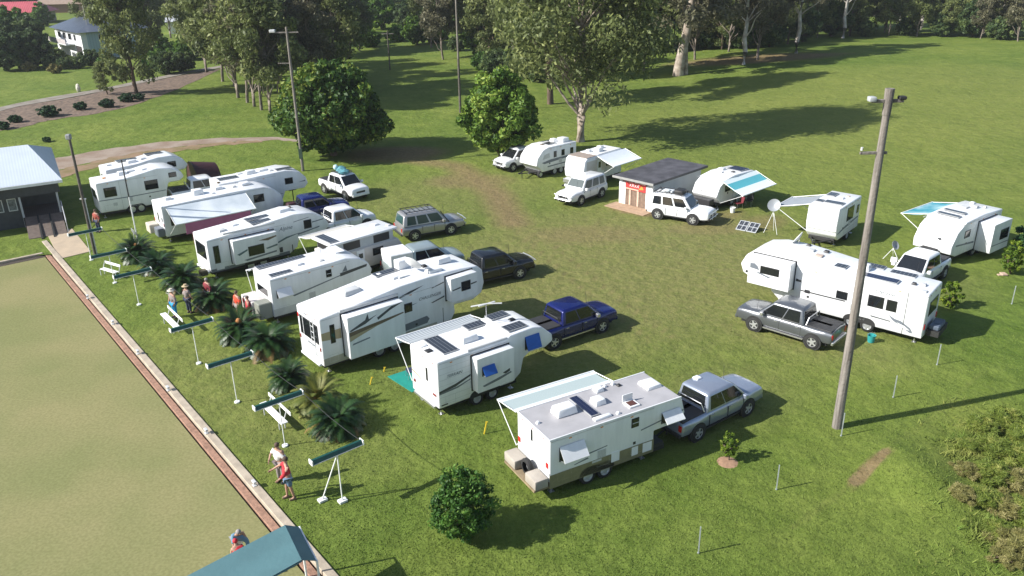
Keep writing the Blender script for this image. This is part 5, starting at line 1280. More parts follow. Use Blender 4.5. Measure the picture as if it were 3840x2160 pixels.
# teal ground mat under the grey striped awning
hi = R(35.5); P1, P2 = Vector((-6.1, 35.3, 0)), Vector((-4.75, 33.75, 0)); dv = Vector((math.cos(hi), math.sin(hi), 0)) * 2.9
b = MB().add([P1 + Vector((0, 0, .005)), P2 + Vector((0, 0, .005)), P2 + dv + Vector((0, 0, .005)), P1 + dv + Vector((0, 0, .005)), P1 + Vector((0, 0, .04)), P2 + Vector((0, 0, .04)), P2 + dv + Vector((0, 0, .04)), P1 + dv + Vector((0, 0, .04))], [(0, 3, 2, 1), (4, 5, 6, 7), (0, 1, 5, 4), (1, 2, 6, 5), (2, 3, 7, 6), (3, 0, 4, 7)])
o = b.obj('ground_mat', mat('teal_matting', (.01, .26, .21), .8, var=.12)); o['label'] = 'teal ground mat spread under the grey striped awning'; o['category'] = 'mat'
# silvery awning of the small square caravan
n_.awning(-1, .9, 3.7, 2.62, 2.4, 2.0, mat('silver_mesh_awning', (.30, .33, .36), .6, var=.1), .7)
def camp_chair(label, x, y, rot, m):
    t = thing('camp_chair', label, 'camp chair', (x, y, terrain(x, y)), rot, 'camp chairs under the awnings')
    MB().box(-.25, .25, -.25, .25, .40, .44).obj('seat', m, t); MB().add([(-.25, -.25, .44), (-.25, .25, .44), (-.40, .25, .92), (-.40, -.25, .92), (-.28, -.25, .44), (-.28, .25, .44), (-.43, .25, .92), (-.43, -.25, .92)], [(0, 1, 2, 3), (7, 6, 5, 4), (0, 4, 5, 1), (1, 5, 6, 2), (2, 6, 7, 3), (3, 7, 4, 0)]).obj('backrest', m, t)
    for a in (-.22, .22):
        for b in (-.22, .22): MB().tube([(a, b, .42), (a * 1.15, b * 1.1, 0)], .014, 5).obj('leg', CHROME, t)
camp_chair('dark red camp chair under the aqua striped awning', 17.6, 61.3, 200, mat('dark_red_canvas', (.16, .02, .03), .8)); camp_chair('black camp chair under the aqua striped awning', 18.6, 61.9, 240, BLACKP)
camp_chair('navy camp chair under the grey striped awning', -4.9, 35.2, 200, mat('navy_canvas', (.02, .03, .08), .8))
tb = thing('camp_table', 'small folding table with gear under the aqua striped awning', 'camp table', (18.0, 62.3, 0), 40)
MB().box(-.5, .5, -.3, .3, .68, .71).obj('top', GREYL, tb)
for a in (-.44, .44):
    for b_ in (-.24, .24): MB().tube([(a, b_, .68), (a, b_, 0)], .015, 5).obj('leg', CHROME, tb)
# yellow pegs
for i, (u_, v_, hh, tx, ty) in enumerate(((1218, 1092, .55, .12, .1), (931, 968, .35, .1, .12), (966, 935, .25, .05, 0))):
    P = G(u_, v_)
    t = MB().tube([(0, 0, 0), (tx, ty, hh)], .03, 5).box(-.05 + tx, .05 + tx, -.02 + ty, .02 + ty, hh - .05, hh).mesh('tent_peg', [mat('yellow_plastic', (.62, .45, .03), .5)])
    thing('tent_peg', 'yellow peg leaning in the grass, ' + ('the largest, left of the foreground caravan awning', 'the middle one near the teal mat', 'the smallest, left of the teal mat')[i], 'peg', (P.x, P.y, 0), 0, 'yellow pegs', t)
# steel fence posts and wires
STEEL = mat('galvanised_picket', (.42, .46, .46), .5, .3, var=.2)
fp = [(1757, 1392, 'at the bottom edge, nearest to the camera'), (1953, 1232, 'between the foreground sapling and the bottom edge'), (2116, 1097, 'at the foot of the tall weathered pole'), (2357, 918, 'right of the largest fifth wheel trailer'), (2247, 1000, 'faint one midway across the right grass'), (2545, 765, 'beside the yellowish shrub at the right edge')]
fb = MB().box(-.025, .025, -.006, .006, -.1, 1.12).box(-.006, .006, -.025, .025, -.1, 1.12).box(-.03, .03, -.03, .03, 0, .05).mesh('fence_post', [STEEL])
FP = []
for (u_, v_, l_) in fp:
    P = G(u_, v_); FP.append(P); thing('fence_post', 'thin steel star picket, ' + l_, 'fence post', P, 25, 'steel fence pickets in the right paddock', fb)
P = G(2522, 692); o = MB().box(-.3, .3, -.1, .1, 0, .05).box(-.1, .2, -.2, .2, .05, .12).obj('timber_offcut', mat('pinkish_timber', (.5, .36, .28), .8), loc=P); o['label'] = 'small pinkish timber offcut on the grass at the right edge'; o['category'] = 'timber'
# maroon dome tent beyond the left row
P = Vector((-27.0, 71.9, 0)); tn = thing('dome_tent', 'maroon dome awning tent behind the left row of trailers', 'tent', P, 35)
MR = mat('maroon_nylon', (.055, .015, .018), .6, var=.3, scale=2)
b = MB(); n = 14
prof = [(1.9 * math.cos(math.pi * k / n), 2.0 * math.sin(math.pi * k / n)) for k in range(n + 1)]
prof2 = [(1.5 * math.cos(math.pi * k / n), 1.6 * math.sin(math.pi * k / n)) for k in range(n + 1)]
v = [(-1.2, a, z) for a, z in prof] + [(.9, a, z) for a, z in prof2]
b.add(v, [(k, k + 1, n + 2 + k, n + 1 + k) for k in range(n)] + [tuple(range(n + 1)), tuple(n + 1 + k for k in range(n, -1, -1))]).obj('tent_shell', MR, tn)
MB().tube([(-1.22, a, z) for a, z in prof], .03, 5).obj('tent_pole', BLACKP, tn)
P = Vector((-16.9, 61.9, 0)); q = thing('folded_cover', 'dark red folded cover in the tub behind the dark blue ute', 'cover', (-16.6, 59.9, 0), 30)
MB().box(-.3, .5, -.35, .35, 1.16, 1.5, taper=.1).obj('cover', MR, q, bevel=.05)
# ================================================================ PEOPLE
SKIN = mat('skin', (.42, .24, .17), .6, var=.08); HAIRG = mat('grey_hair', (.28, .26, .25), .8); HAIRB = mat('brown_hair', (.08, .05, .035), .8)
def skin_mesh(name, joints, edges, rad, mt, root=0, sub=1):
    me = bpy.data.meshes.new(name); me.from_pydata(joints, edges, [])
    o = bpy.data.objects.new('tmp', me); COL.objects.link(o)
    o.modifiers.new('s', 'SKIN')
    for i, v in enumerate(me.skin_vertices[0].data):
        v.radius = (rad[i], rad[i]); v.use_root = (i == root)
    m2 = o.modifiers.new('u', 'SUBSURF'); m2.levels = sub; m2.render_levels = sub
    dg = bpy.context.evaluated_depsgraph_get(); dg.update()
    out = bpy.data.meshes.new_from_object(o.evaluated_get(dg))
    bpy.data.objects.remove(o); out.name = name
    out.materials.clear(); out.materials.append(mt)
    out.polygons.foreach_set('use_smooth', [True] * len(out.polygons))
    return out
def person(label, x, y, head, shirt, pants, hair=HAIRB, h=1.72, lean=0, arms=((.1, .25, .95), (.1, .25, .95)), legs=((.0, .0), (.0, .0)), shorts=True, hat=None, sit=0, skirt=False, z=0):
    """arms: (forward, sideways, height) of each wrist (right, left); legs: foot forward offsets"""
    t = thing('person', label, 'person', (x, y, terrain(x, y) + z), head, 'people'); s = h / 1.72
    le = math.sin(R(lean)); lc = math.cos(R(lean)); hz = .93 - sit
    def up(d, side=0): return (d * le, side, hz + d * lc)
    J = [(0, 0, hz), up(.24), up(.44), up(.56), up(.68), (up(.78)[0] + .02, 0, up(.78)[2])]
    Rr = [.135, .125, .135, .055, .085, .075]; E_ = [(0, 1), (1, 2), (2, 3), (3, 4), (4, 5)]
    hands = []
    for sgn, (af, asd, az) in ((-1, arms[0]), (1, arms[1])):
        b = len(J); sh_ = up(.47, sgn * .17); wr = (af, sgn * (.12 + asd * .6), az)
        el = ((sh_[0] + wr[0]) / 2 - .03, (sh_[1] + wr[1]) / 2 + sgn * .07, (sh_[2] + wr[2]) / 2 - .02)
        J += [sh_, el, wr]; Rr += [.065, .045, .032]; E_ += [(2, b), (b, b + 1), (b + 1, b + 2)]
        d = (Vector(wr) - Vector(el)).normalized(); sv = Vector((0, 1, 0)).cross(d).normalized(); sv2 = d.cross(sv)
        pb = len(J); pm = Vector(wr) + d * .075; J.append(tuple(pm)); Rr.append(.034); E_.append((b + 2, pb))
        for k, (o_, ln) in enumerate(((-.03, .065), (-.01, .078), (.01, .072), (.03, .055))):
            q = len(J); a_ = pm + sv * o_ + d * .02; J += [tuple(a_), tuple(a_ + d * ln * .55 + sv2 * .008 * -sgn), tuple(a_ + d * ln + sv2 * .022 * -sgn)]; Rr += [.010, .009, .007]; E_ += [(pb, q), (q, q + 1), (q + 1, q + 2)]
        q = len(J); a_ = Vector(wr) + d * .03 - sv * .035; J += [tuple(a_), tuple(a_ + d * .035 - sv * .03)]; Rr += [.011, .009]; E_ += [(b + 2, q), (q, q + 1)]
    li = []
    for sgn, (ff, kf) in ((-1, legs[0]), (1, legs[1])):
        b = len(J)
        J += [(0, sgn * .09, hz - .06), (ff * .5 + kf + .01, sgn * .105, hz * .5 + .02), (ff, sgn * .11, .09), (ff + .13, sgn * .125, .035)]; Rr += [.09, .062, .042, .04]
        E_ += [(0, b), (b, b + 1), (b + 1, b + 2), (b + 2, b + 3)]; li.append(b)
    Js = [tuple(c * s for c in p_) for p_ in J]
    me = skin_mesh('person_body', Js, E_, [r * s for r in Rr], SKIN)
    o = link('body', me, t)
    # facial features joined into the head region as one mesh
    hx, hzz = up(.70)[0] * s + .01, up(.70)[2] * s
    f = MB().ball((hx + .095 * s, 0, hzz - .005), (.02, .014, .022), 6).ball((hx, -.085 * s, hzz), (.02, .012, .03), 6).ball((hx, .085 * s, hzz), (.02, .012, .03), 6)
    f.obj('face', SKIN, o)
    MB().ball((hx + .085 * s, -.032, hzz + .015), .009, 6).ball((hx + .085 * s, .032, hzz + .015), .009, 6).box(hx + .08 * s, hx + .092 * s, -.022, .022, hzz - .045, hzz - .038).obj('eyes', HAIRB, o)
    hb = MB().ball((hx - .018 * s, 0, hzz + .035 * s), (.105 * s, .098 * s, .098 * s), 12)
    hb.obj('hair', hair, t)
    if hat:
        MB().lathe([(.001, .12), (.09, .11), (.105, .03), (.20, .0), (.205, -.005), (.10, .02), (.001, .02)], 18, c=(hx, 0, hzz + .05 * s)).obj('hat', hat, t)
    # shirt
    SJ = [J[0], J[1], J[2], up(.50)]; SR_ = [.165, .158, .168, .085]; SE = [(0, 1), (1, 2), (2, 3)]
    for k, b in ((0, 6), (1, 6 + 19)):
        sh_, el = Vector(J[b]), Vector(J[b + 1]); q = len(SJ); mid_ = sh_.lerp(el, .75); SJ += [tuple(sh_), tuple(mid_)]; SR_ += [.088, .07]; SE += [(2, q), (q, q + 1)]
    link('shirt', skin_mesh('shirt', [tuple(c * s for c in p_) for p_ in SJ], SE, [r * s for r in SR_], shirt), t)
    if skirt:
        MB().lathe([(.16 * s, hz * s + .05), (.2 * s, hz * s - .2), (.26 * s, .42 * s), (.24 * s, .42 * s), (.14 * s, hz * s + .05)], 18).obj('skirt', pants, t)
    else:
        PJ = [J[0]]; PR = [.16]; PE = []
        for b in li:
            hp, kn, an = Vector(J[b]), Vector(J[b + 1]), Vector(J[b + 2]); q = len(PJ)
            if shorts: PJ += [tuple(hp), tuple(hp.lerp(kn, .8))]; PR += [.115, .098]; PE += [(0, q), (q, q + 1)]
            else: PJ += [tuple(hp), tuple(kn), tuple(an.lerp(kn, .08))]; PR += [.11, .08, .065]; PE += [(0, q), (q, q + 1), (q + 1, q + 2)]
        link('shorts' if shorts else 'trousers', skin_mesh('trousers', [tuple(c * s for c in p_) for p_ in PJ], PE, [r * s for r in PR], pants), t)
    for sgn, b in zip((-1, 1), li):
        fx, fy = J[b + 2][0] * s, J[b + 2][1] * s
        MB().box(fx - .07, fx + .19, fy - .048, fy + .048, 0, .085).obj('shoe', mat('brown_sandal', (.2, .13, .09), .7) if shorts else BLACKP, t, bevel=.02, seg=2)
    return t
RED = mat('red_cotton', (.48, .022, .035), .8, var=.1); WSH = mat('white_cotton', (.72, .70, .68), .8); DEN = mat('blue_denim', (.12, .20, .30), .8, var=.15); ORS = mat('orange_red_cotton', (.75, .07, .03), .8, var=.1)
NAV = mat('navy_cloth', (.03, .04, .08), .8); BLU = mat('bright_blue_cloth', (.02, .26, .52), .8); GRS = mat('grey_brown_cotton', (.25, .21, .20), .8); DRD = mat('dark_red_cloth', (.2, .02, .03), .8); LBL = mat('dusty_blue_cotton', (.13, .24, .34), .8)
person('person in a red top and denim shorts standing near the kerb, one arm held forward', -8.55, 25.9, 205, RED, DEN, h=1.85, arms=((.42, .5, 1.1), (.32, .25, 1.08)), legs=((.08, .02), (-.12, 0)))
person('person in a white shirt and dark trousers, just behind the one in denim shorts', -9.15, 27.0, 250, WSH, GRS, hair=HAIRB, arms=((.25, .2, 1.1), (.1, .3, .95)), shorts=False, h=1.75)
person('person in an orange red shirt standing by the caravan with the rear box', -15.35, 42.35, 230, ORS, GRS, h=1.7)
person('person in a red shirt next to the orange red shirted one', -14.55, 41.7, 200, RED, DRD, h=1.65, shorts=False)
person('person in a wide pale hat and bright blue shorts behind the white bench', -19.1, 42.75, 235, GRS, BLU, h=1.7, hat=mat('pale_straw_hat', (.55, .5, .42), .8), shorts=False)
person('person in a grey top and straw hat beside the one in blue, by the bench', -18.5, 43.3, 60, GRS, NAV, h=1.72, hat=mat('tan_hat', (.42, .33, .2), .8), shorts=False)
person('person in dark red clothes among the cycads near the bench', -17.7, 44.4, 240, DRD, NAV, h=1.68, hair=HAIRG, shorts=False)
person('person in a rust red shirt at the foot of the dark pole', -30.5, 58.3, 250, mat('rust_shirt', (.32, .07, .05), .8), NAV, h=1.72, shorts=False)
person('grey haired person in a dusty blue shirt bending forward', -9.55, 22.75, 305, LBL, WSH, hair=HAIRG, h=1.65, lean=42, arms=((.62, .1, .6), (.55, .15, .62)), shorts=False, z=-.1)
person('person in a red shirt half hidden by the teal canopy edge', -9.15, 21.75, 120, RED, NAV, hair=RED, h=1.5, lean=30, arms=((.4, .1, .7), (.4, .1, .7)), shorts=False, z=-.1)
# ================================================================ PLANTS
def leafmat(name, c0, c1, c2=None, trans=.25, rough=.55):
    """leaf colour runs with the per-leaf 'tint' value"""
    m = bpy.data.materials.new(name); m.use_nodes = True
    t = m.node_tree; N = t.nodes; L = t.links; p = N['Principled BSDF']
    a = N.new('ShaderNodeAttribute'); a.attribute_name = 'tint'
    r = N.new('ShaderNodeValToRGB'); e = r.color_ramp.elements
    e[0].position = 0; e[0].color = (*c0, 1); e[1].position = 1; e[1].color = (*(c2 or c1), 1)
    if c2: q = e.new(.7); q.color = (*c1, 1)
    L.new(a.outputs['Fac'], r.inputs[0]); L.new(r.outputs[0], p.inputs['Base Color'])
    p.inputs['Roughness'].default_value = rough; p.inputs['Specular IOR Level'].default_value = .3
    tr = N.new('ShaderNodeBsdfTranslucent'); mx = N.new('ShaderNodeMixShader'); mx.inputs[0].default_value = trans
    L.new(r.outputs[0], tr.inputs[0]); L.new(p.outputs[0], mx.inputs[1]); L.new(tr.outputs[0], mx.inputs[2])
    L.new(mx.outputs[0], N['Material Output'].inputs['Surface'])
    return m
def leaves(name, cl, per, size, mt, aspect=.55, shell=.55, up=.0, droop=0.0):
    """cl: clusters (x,y,z,rx,ry,rz,tint)"""
    cl = np.array(cl, float); n = len(cl) * per
    C = np.repeat(cl, per, axis=0)
    d = rng.normal(size=(n, 3)); d /= np.linalg.norm(d, axis=1)[:, None]
    rad = shell + (1 - shell) * rng.random(n) ** .6
    P = C[:, :3] + d * C[:, 3:6] * rad[:, None]
    nn = d * .8 + rng.normal(size=(n, 3)) * .7; nn[:, 2] += up; nn /= np.linalg.norm(nn, axis=1)[:, None]
    a = rng.normal(size=(n, 3)); a[:, 2] -= droop; a -= nn * (a * nn).sum(1)[:, None]; a /= np.linalg.norm(a, axis=1)[:, None]
    b = np.cross(nn, a)
    s = size * rng.uniform(.6, 1.35, n)[:, None]
    V = np.stack([P + a * s, P + b * s * aspect, P - a * s, P - b * s * aspect], 1).reshape(-1, 3)
    tint = np.clip(C[:, 6] + rng.normal(size=n) * .22, 0, 1)
    me = bpy.data.meshes.new(name)
    me.vertices.add(4 * n); me.vertices.foreach_set('co', V.reshape(-1))
    me.loops.add(4 * n); me.loops.foreach_set('vertex_index', np.arange(4 * n))
    me.polygons.add(n); me.polygons.foreach_set('loop_start', np.arange(n) * 4); me.polygons.foreach_set('loop_total', np.full(n, 4))
    me.update(); me.materials.append(mt)
    at = me.attributes.new('tint', 'FLOAT', 'POINT'); at.data.foreach_set('value', np.repeat(tint, 4))
    return me
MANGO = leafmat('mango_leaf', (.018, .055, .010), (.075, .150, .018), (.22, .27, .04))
MANGO2 = leafmat('yellow_green_leaf', (.045, .105, .014), (.14, .24, .03), (.28, .36, .06))
GUM = leafmat('gum_leaf', (.080, .105, .036), (.165, .200, .066), (.28, .31, .11), trans=.35)
GUM2 = leafmat('brown_gum_leaf', (0.081, 0.083, 0.050), (0.156, 0.152, 0.085), (0.250, 0.231, 0.138), trans=.35)
DKG = leafmat('dark_forest_leaf', (0.043, 0.076, 0.030), (0.108, 0.162, 0.054), (0.216, 0.270, 0.088), trans=.35)
BRG = leafmat('bright_bush_leaf', (0.036, 0.090, 0.014), (0.102, 0.198, 0.024), (0.204, 0.312, 0.036), trans=.35)
LIME = leafmat('young_leaf', (.05, .10, .01), (.15, .23, .02), (.28, .34, .04), trans=.3)
BARK = mat('pale_gum_bark', (.42, .36, .30), .85, col2=(.20, .155, .12), scale=1.5, bump=.4)
BARKB = mat('brown_bark', (.15, .105, .075), .9, var=.4, scale=2, bump=.4)
BARKG = mat('grey_brown_gum_bark', (.30, .25, .21), .85, col2=(.13, .105, .085), scale=1.5, bump=.4)
BARKW = mat('white_gum_bark', (.58, .54, .50), .8, col2=(.34, .30, .26), scale=1.0, bump=.2)

def trunk(name, segs, mt):
    b = MB()
    for pts, r0, r1 in segs:
        n = len(pts); b.tube(pts, [r0 + (r1 - r0) * i / (n - 1) for i in range(n)], 10)
    return b.mesh(name, [mt], smooth_angle=80)
def wob(a, b, n, w, rnd):
    out = []
    for i in range(n + 1):
        t = i / n; k = w * math.sin(math.pi * t)
        out.append(tuple(a[j] + (b[j] - a[j]) * t + rnd.uniform(-k, k) for j in range(3)))
    return out
def gum(name, h, r, clear, mtl, bark, seed, ncl=38, per=230, size=.2, lean=(0, 0), rt=.35, dens=1.0):
    """open-crowned eucalypt: forked trunk, leaf clumps at the branch ends"""
    rn = random.Random(seed); segs = []
    top = (lean[0], lean[1], h * .78)
    main = wob((0, 0, -.3), top, 7, .25, rn); segs.append((main, rt, rt * .28)); cl = []
    for k in range(int(ncl)):
        t = clear + (1 - clear) * rn.random() ** .8
        zc = h * t
        f = (t - clear) / (1 - clear)
        rr = r * (.55 + .45 * math.sin(math.pi * min(1, f * 1.05 + .12))) * (rn.random() ** .5)
        a = rn.uniform(0, 6.283)
        cx, cy = lean[0] * t + rr * math.cos(a), lean[1] * t + rr * math.sin(a)
        s_ = rn.uniform(.75, 1.5) * r * .2
        cl.append((cx, cy, zc, s_ * 1.2, s_ * 1.2, s_ * 1.0, rn.uniform(.25, .85)))
        if k % 2 == 0:
            ti = min(.98, max(.2, (zc / h - .18) / .78)); i0 = min(6, int(ti * 7)); st = main[i0]
            segs.append((wob(st, (cx, cy, zc + .1), 4, .35, rn), rt * .32 * (1.1 - ti * .6), .03))
    return trunk(name + '_trunk', segs, bark), leaves(name + '_crown', cl, int(per * dens), size, mtl, .42, .2, droop=.6)
def dome(name, h, r, base, mtl, seed, per=150, size=.16, ncl=90, bark=BARKB, flat=1.0, asp=.5):
    """dense round-headed tree, clumps over a dome down to near the ground"""
    rn = random.Random(seed); cl = []
    cz = base + (h - base) * .45
    for k in range(ncl):
        u = 1 - 2 * (k + .5) / ncl; a = k * 2.39996
        s_ = math.sqrt(1 - u * u)
        up_ = (h - cz) if u > 0 else (cz - base)
        lob = 1 + .16 * mnoise.noise((s_ * math.cos(a) * 1.7 + seed, s_ * math.sin(a) * 1.7, u * 1.7)) * 2
        rr = r * rn.uniform(.62, .96) * lob * (1 - .22 * max(0, u) ** 1.5)
        cr = r * rn.uniform(.10, .25)
        cl.append((rr * s_ * math.cos(a), rr * s_ * math.sin(a), cz + u * up_ * rn.uniform(.70, .97) * (.55 + .45 * lob), cr, cr, cr * .85 * flat, rn.uniform(.15, .85)))
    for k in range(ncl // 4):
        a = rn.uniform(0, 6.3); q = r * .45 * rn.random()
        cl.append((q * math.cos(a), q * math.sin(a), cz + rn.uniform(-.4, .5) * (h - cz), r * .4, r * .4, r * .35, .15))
    segs = [([(0, 0, -.2), (.1, 0, base + .6), (0, .1, cz)], r * .07, r * .045)]
    for k in range(6):
        a = k * 1.05 + rn.random(); segs.append((wob((0, 0, base * .8), (r * .6 * math.cos(a), r * .6 * math.sin(a), cz), 4, .2, rn), r * .035, .03))
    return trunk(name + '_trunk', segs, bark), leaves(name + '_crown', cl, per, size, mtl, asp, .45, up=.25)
def plant(meshes, name, label, cat, x, y, sc=1, rot=0, group=None, z=None, tilt=0):
    t = thing(name, label, cat, (x, y, terrain(x, y) if z is None else z), rot, group)
    link('trunk', meshes[0], t); link('crown', meshes[1], t)
    t.scale = sc if isinstance(sc, (tuple, list)) else (sc,) * 3
    if tilt: t.rotation_euler = (0, R(tilt), R(rot))
    return t

# the two round trees in the middle
plant(dome('mango', 8.9, 5.7, .9, MANGO, 3, per=260, size=.24, ncl=120), 'mango_tree', 'large dense dark green round tree behind the left row, its trunk shaded', 'tree', -17.5, 81.1)
plant(dome('round_tree', 8.7, 3.7, .7, MANGO2, 5, per=230, size=.2, ncl=90), 'round_tree', 'smaller rounded yellow green tree at the farthest caravan', 'tree', -.9, 77.6)
# big gum in the centre
gb = gum('big_gum', 25, 8.0, .20, GUM, BARK, 11, ncl=120, per=250, size=.27, rt=.52, lean=(.3, 0))
plant(gb, 'gum_tree', 'big spreading gum tree with bare lower trunk in the middle of the paddock', 'gum tree', 7.4, 85.3)

# templates shared by the many trees
T_G = [gum('gum_a', 17, 5.4, .28, GUM, BARKG, 21, rt=.25, ncl=64, per=185, size=.31), gum('gum_b', 18, 4.8, .30, GUM2, BARKG, 22, rt=.24, ncl=58, per=185, size=.31, lean=(.8, .3)),
       gum('gum_c', 15, 4.8, .16, GUM, BARKB, 23, ncl=64, per=185, size=.31, lean=(-.6, 0)), gum('gum_d', 19, 5.2, .40, GUM2, BARKW, 24, ncl=46, per=190, size=.34, rt=.42)]
T_B = [dome('bush_a', 4.2, 2.8, .1, DKG, 31, per=110, size=.26, ncl=40), dome('bush_b', 3.4, 2.6, .05, BRG, 32, per=110, size=.24, ncl=36), dome('bush_c', 6.5, 3.4, .2, DKG, 33, per=130, size=.32, ncl=46),
       dome('bush_d', 7.5, 3.6, .3, BRG, 34, per=120, size=.32, ncl=46)]
# group of gums on the left, their stems close together
GL_ = 'gums of the left grove'
spots = [(600, 246, 0, 1.0), (622, 258, 1, .9), (640, 268, 0, .92), (658, 277, 1, .85), (680, 283, 0, .85), (560, 205, 1, 1.0), (590, 218, 0, 1.0), (520, 182, 0, 1.0), (700, 232, 1, .95), (742, 205, 3, .95), (690, 186, 0, 1.05), (620, 178, 1, 1.0)]
desc = ['leftmost of the front stems', 'second of the front stems', 'middle of the front stems', 'fourth of the front stems', 'front stem nearest to the round dark tree', 'just behind the mown verge', 'leaning behind the front stems', 'above the gravel path end', 'brown crowned behind the round dark tree', 'pale stemmed behind the tall lamp pole', 'tall one at the back', 'brown crowned at the back left']
for (u_, v_, k, sc), d_ in zip(spots, desc):
    P = G(u_, v_); plant(T_G[k], 'gum_tree', 'left grove gum, ' + d_, 'gum tree', P.x, P.y, sc, random.uniform(0, 360), GL_)
# brown group behind the round tree and the middle background
spots = [(1385, 262, 2, (1.35, 1.35, 1.85)), (1395, 205, 1, 1.1), (780, 250, 1, .8), (850, 232, 0, .8), (760, 150, 1, 1.0), (800, 138, 3, 1.0), (845, 140, 1, .95), (880, 132, 1, .85), (905, 128, 0, .7), (730, 120, 0, 1.0), (1115, 150, 1, .8), (1085, 120, 0, .9), (1195, 140, 0, .9), (1230, 155, 2, .9), (1290, 160, 0, .95), (1340, 175, 1, .9)]
desc = ['low crowned between the yellow green tree and the big one', 'farther behind the big spreading one', 'hidden behind the large round tree, left', 'hidden behind the large round tree, right', 'left end', 'second from left', 'third from left', 'fourth from left', 'at the edge of the open grass gap', 'farther back at left', 'right of the open gap with reddish base', 'slender one right of the open gap', 'left of the big gum', 'low crowned left of the big gum', 'close behind the yellow green round tree', 'brown one touching the big gum crown']
for (u_, v_, k, sc), d_ in zip(spots, desc):
    P = G(u_, v_); plant(T_G[k], 'gum_tree', 'background gum, ' + d_, 'gum tree', P.x, P.y, sc, random.uniform(0, 360), 'gums in the middle background')
# left: tree over the garden bed and around the houses
P = G(345, 236); plant(T_G[2], 'gum_tree', 'feathery dark tree standing in the mulched garden bed right of the white house', 'tree', P.x, P.y, (.85, .85, 1.05), 40)
P = G(271, 238); plant(T_G[2], 'sapling', 'thin sapling with pale stem in the mulched bed, left of the feathery tree', 'sapling', P.x, P.y, .3, 10)
spots = [(255, 132, 0, .8), (300, 120, 1, .85), (380, 118, 2, .9), (430, 96, 0, .9), (520, 118, 1, .85), (570, 100, 0, .95), (640, 105, 3, .9), (20, 0, 2, 1), (330, 60, 0, .9), (560, 48, 2, .9), (660, 40, 1, .9)]
for i, ((u_, v_, k, sc)) in enumerate(spots):
    P = G(u_, v_) if v_ > 20 else G(u_, 20)
    plant(T_G[k], 'gum_tree', 'gum tree behind the left gardens, ' + ['right beside the white house', 'between house and feathery tree', 'behind the feathery tree', 'over the pale glimpsed house', 'right of the pale glimpsed house', 'tall at the back of the grove', 'pale stemmed at the back of the grove', 'at the red roofed house', 'far behind the slate roofed house', 'far left of the middle background', 'farthest in the middle background'][i], 'gum tree', P.x, P.y, sc, random.uniform(0, 360), 'gums around the left gardens')
spots = [(20, 178, 2, 1.0), (60, 172, 2, .9), (95, 168, 2, .95), (38, 150, 2, 1.1), (80, 140, 2, 1.1), (130, 172, 0, .6), (165, 174, 0, .5), (200, 172, 0, .5), (120, 152, 1, .6), (150, 150, 0, .5), (5, 120, 3, 1.2), (60, 100, 3, .9), (110, 66, 3, .8), (390, 172, 1, .9), (420, 186, 0, .9), (460, 180, 0, .8), (395, 140, 1, 1.2), (470, 150, 1, 1.2), (500, 140, 0, 1.0), (230, 165, 0, .7), (265, 170, 1, .6), (270, 60, 3, .9)]
words = ['far left end', 'second from the left end', 'under the house gable', 'tall one behind the far left', 'tall one beside the balcony', 'below the balcony', 'below the garage opening', 'right of the garage opening', 'yellow leaved by the balcony', 'dark one by the wall', 'highest at the left edge', 'below the red roof', 'between the two roofs', 'bright one past the path end', 'rounded dark one at the path end', 'lower dark one at the path end', 'taller bright one over the path end', 'bright mound left of the grove', 'dark mound left of the grove', 'small one at the house corner', 'small bright one right of the house', 'behind the slate roof']
for (u_, v_, k, sc), d_ in zip(spots, words):
    P = G(u_, v_); plant(T_B[k], 'bush', 'leafy garden bush near the white house, ' + d_, 'bush', P.x, P.y, sc, random.uniform(0, 360), 'bushes of the left gardens')
# little shrubs set in the mulch
SH = dome('bed_shrub', 1.3, .95, .02, leafmat('bed_shrub_leaf', (.012, .04, .018), (.03, .085, .03), (.07, .14, .05)), 41, per=90, size=.14, ncl=22)
for i, (u_, v_, sc) in enumerate(((8, 325, .9), (40, 308, .9), (126, 293, 1.35), (204, 276, 1.0), (270, 270, 1.1), (322, 256, 1.15), (352, 250, .8), (118, 357, .55))):
    P = G(u_, v_); plant(SH, 'shrub', 'low dark green shrub in the mulched bed, ' + ['at the left edge', 'second from left', 'third from left and largest', 'fourth from left', 'fifth from left', 'sixth, near the feathery tree', 'seventh, right of the feathery tree trunk', 'alone on the grass below the bed'][i], 'shrub', P.x, P.y, (sc, sc, sc * .8), i * 50, 'shrubs in the mulched bed')
ST = mat('pale_sandstone', (.62, .58, .5), .9, var=.1)
P = G(296 * .67, 345 * .67); o = MB().ball((0, 0, .5), (.35, .3, .7), 8).obj('garden_stone', ST, loc=P); o['label'] = 'upright pale stone beside the path at the mulched bed'; o['category'] = 'stone'
# straw coloured clumps by the far lawn
STR = dome('straw_clump', 1.4, 1.1, .0, leafmat('straw_leaf', (.16, .14, .05), (.30, .27, .10), (.42, .36, .16)), 42, per=90, size=.2, ncl=18)
for i, (u_, v_) in enumerate(((75, 178), (140, 184))):
    P = G(u_, v_); plant(STR, 'grass_clump', 'straw coloured ornamental grass clump at the lawn edge, ' + ('left one', 'right one')[i], 'grass clump', P.x, P.y, 1.1, i * 70, 'straw clumps')

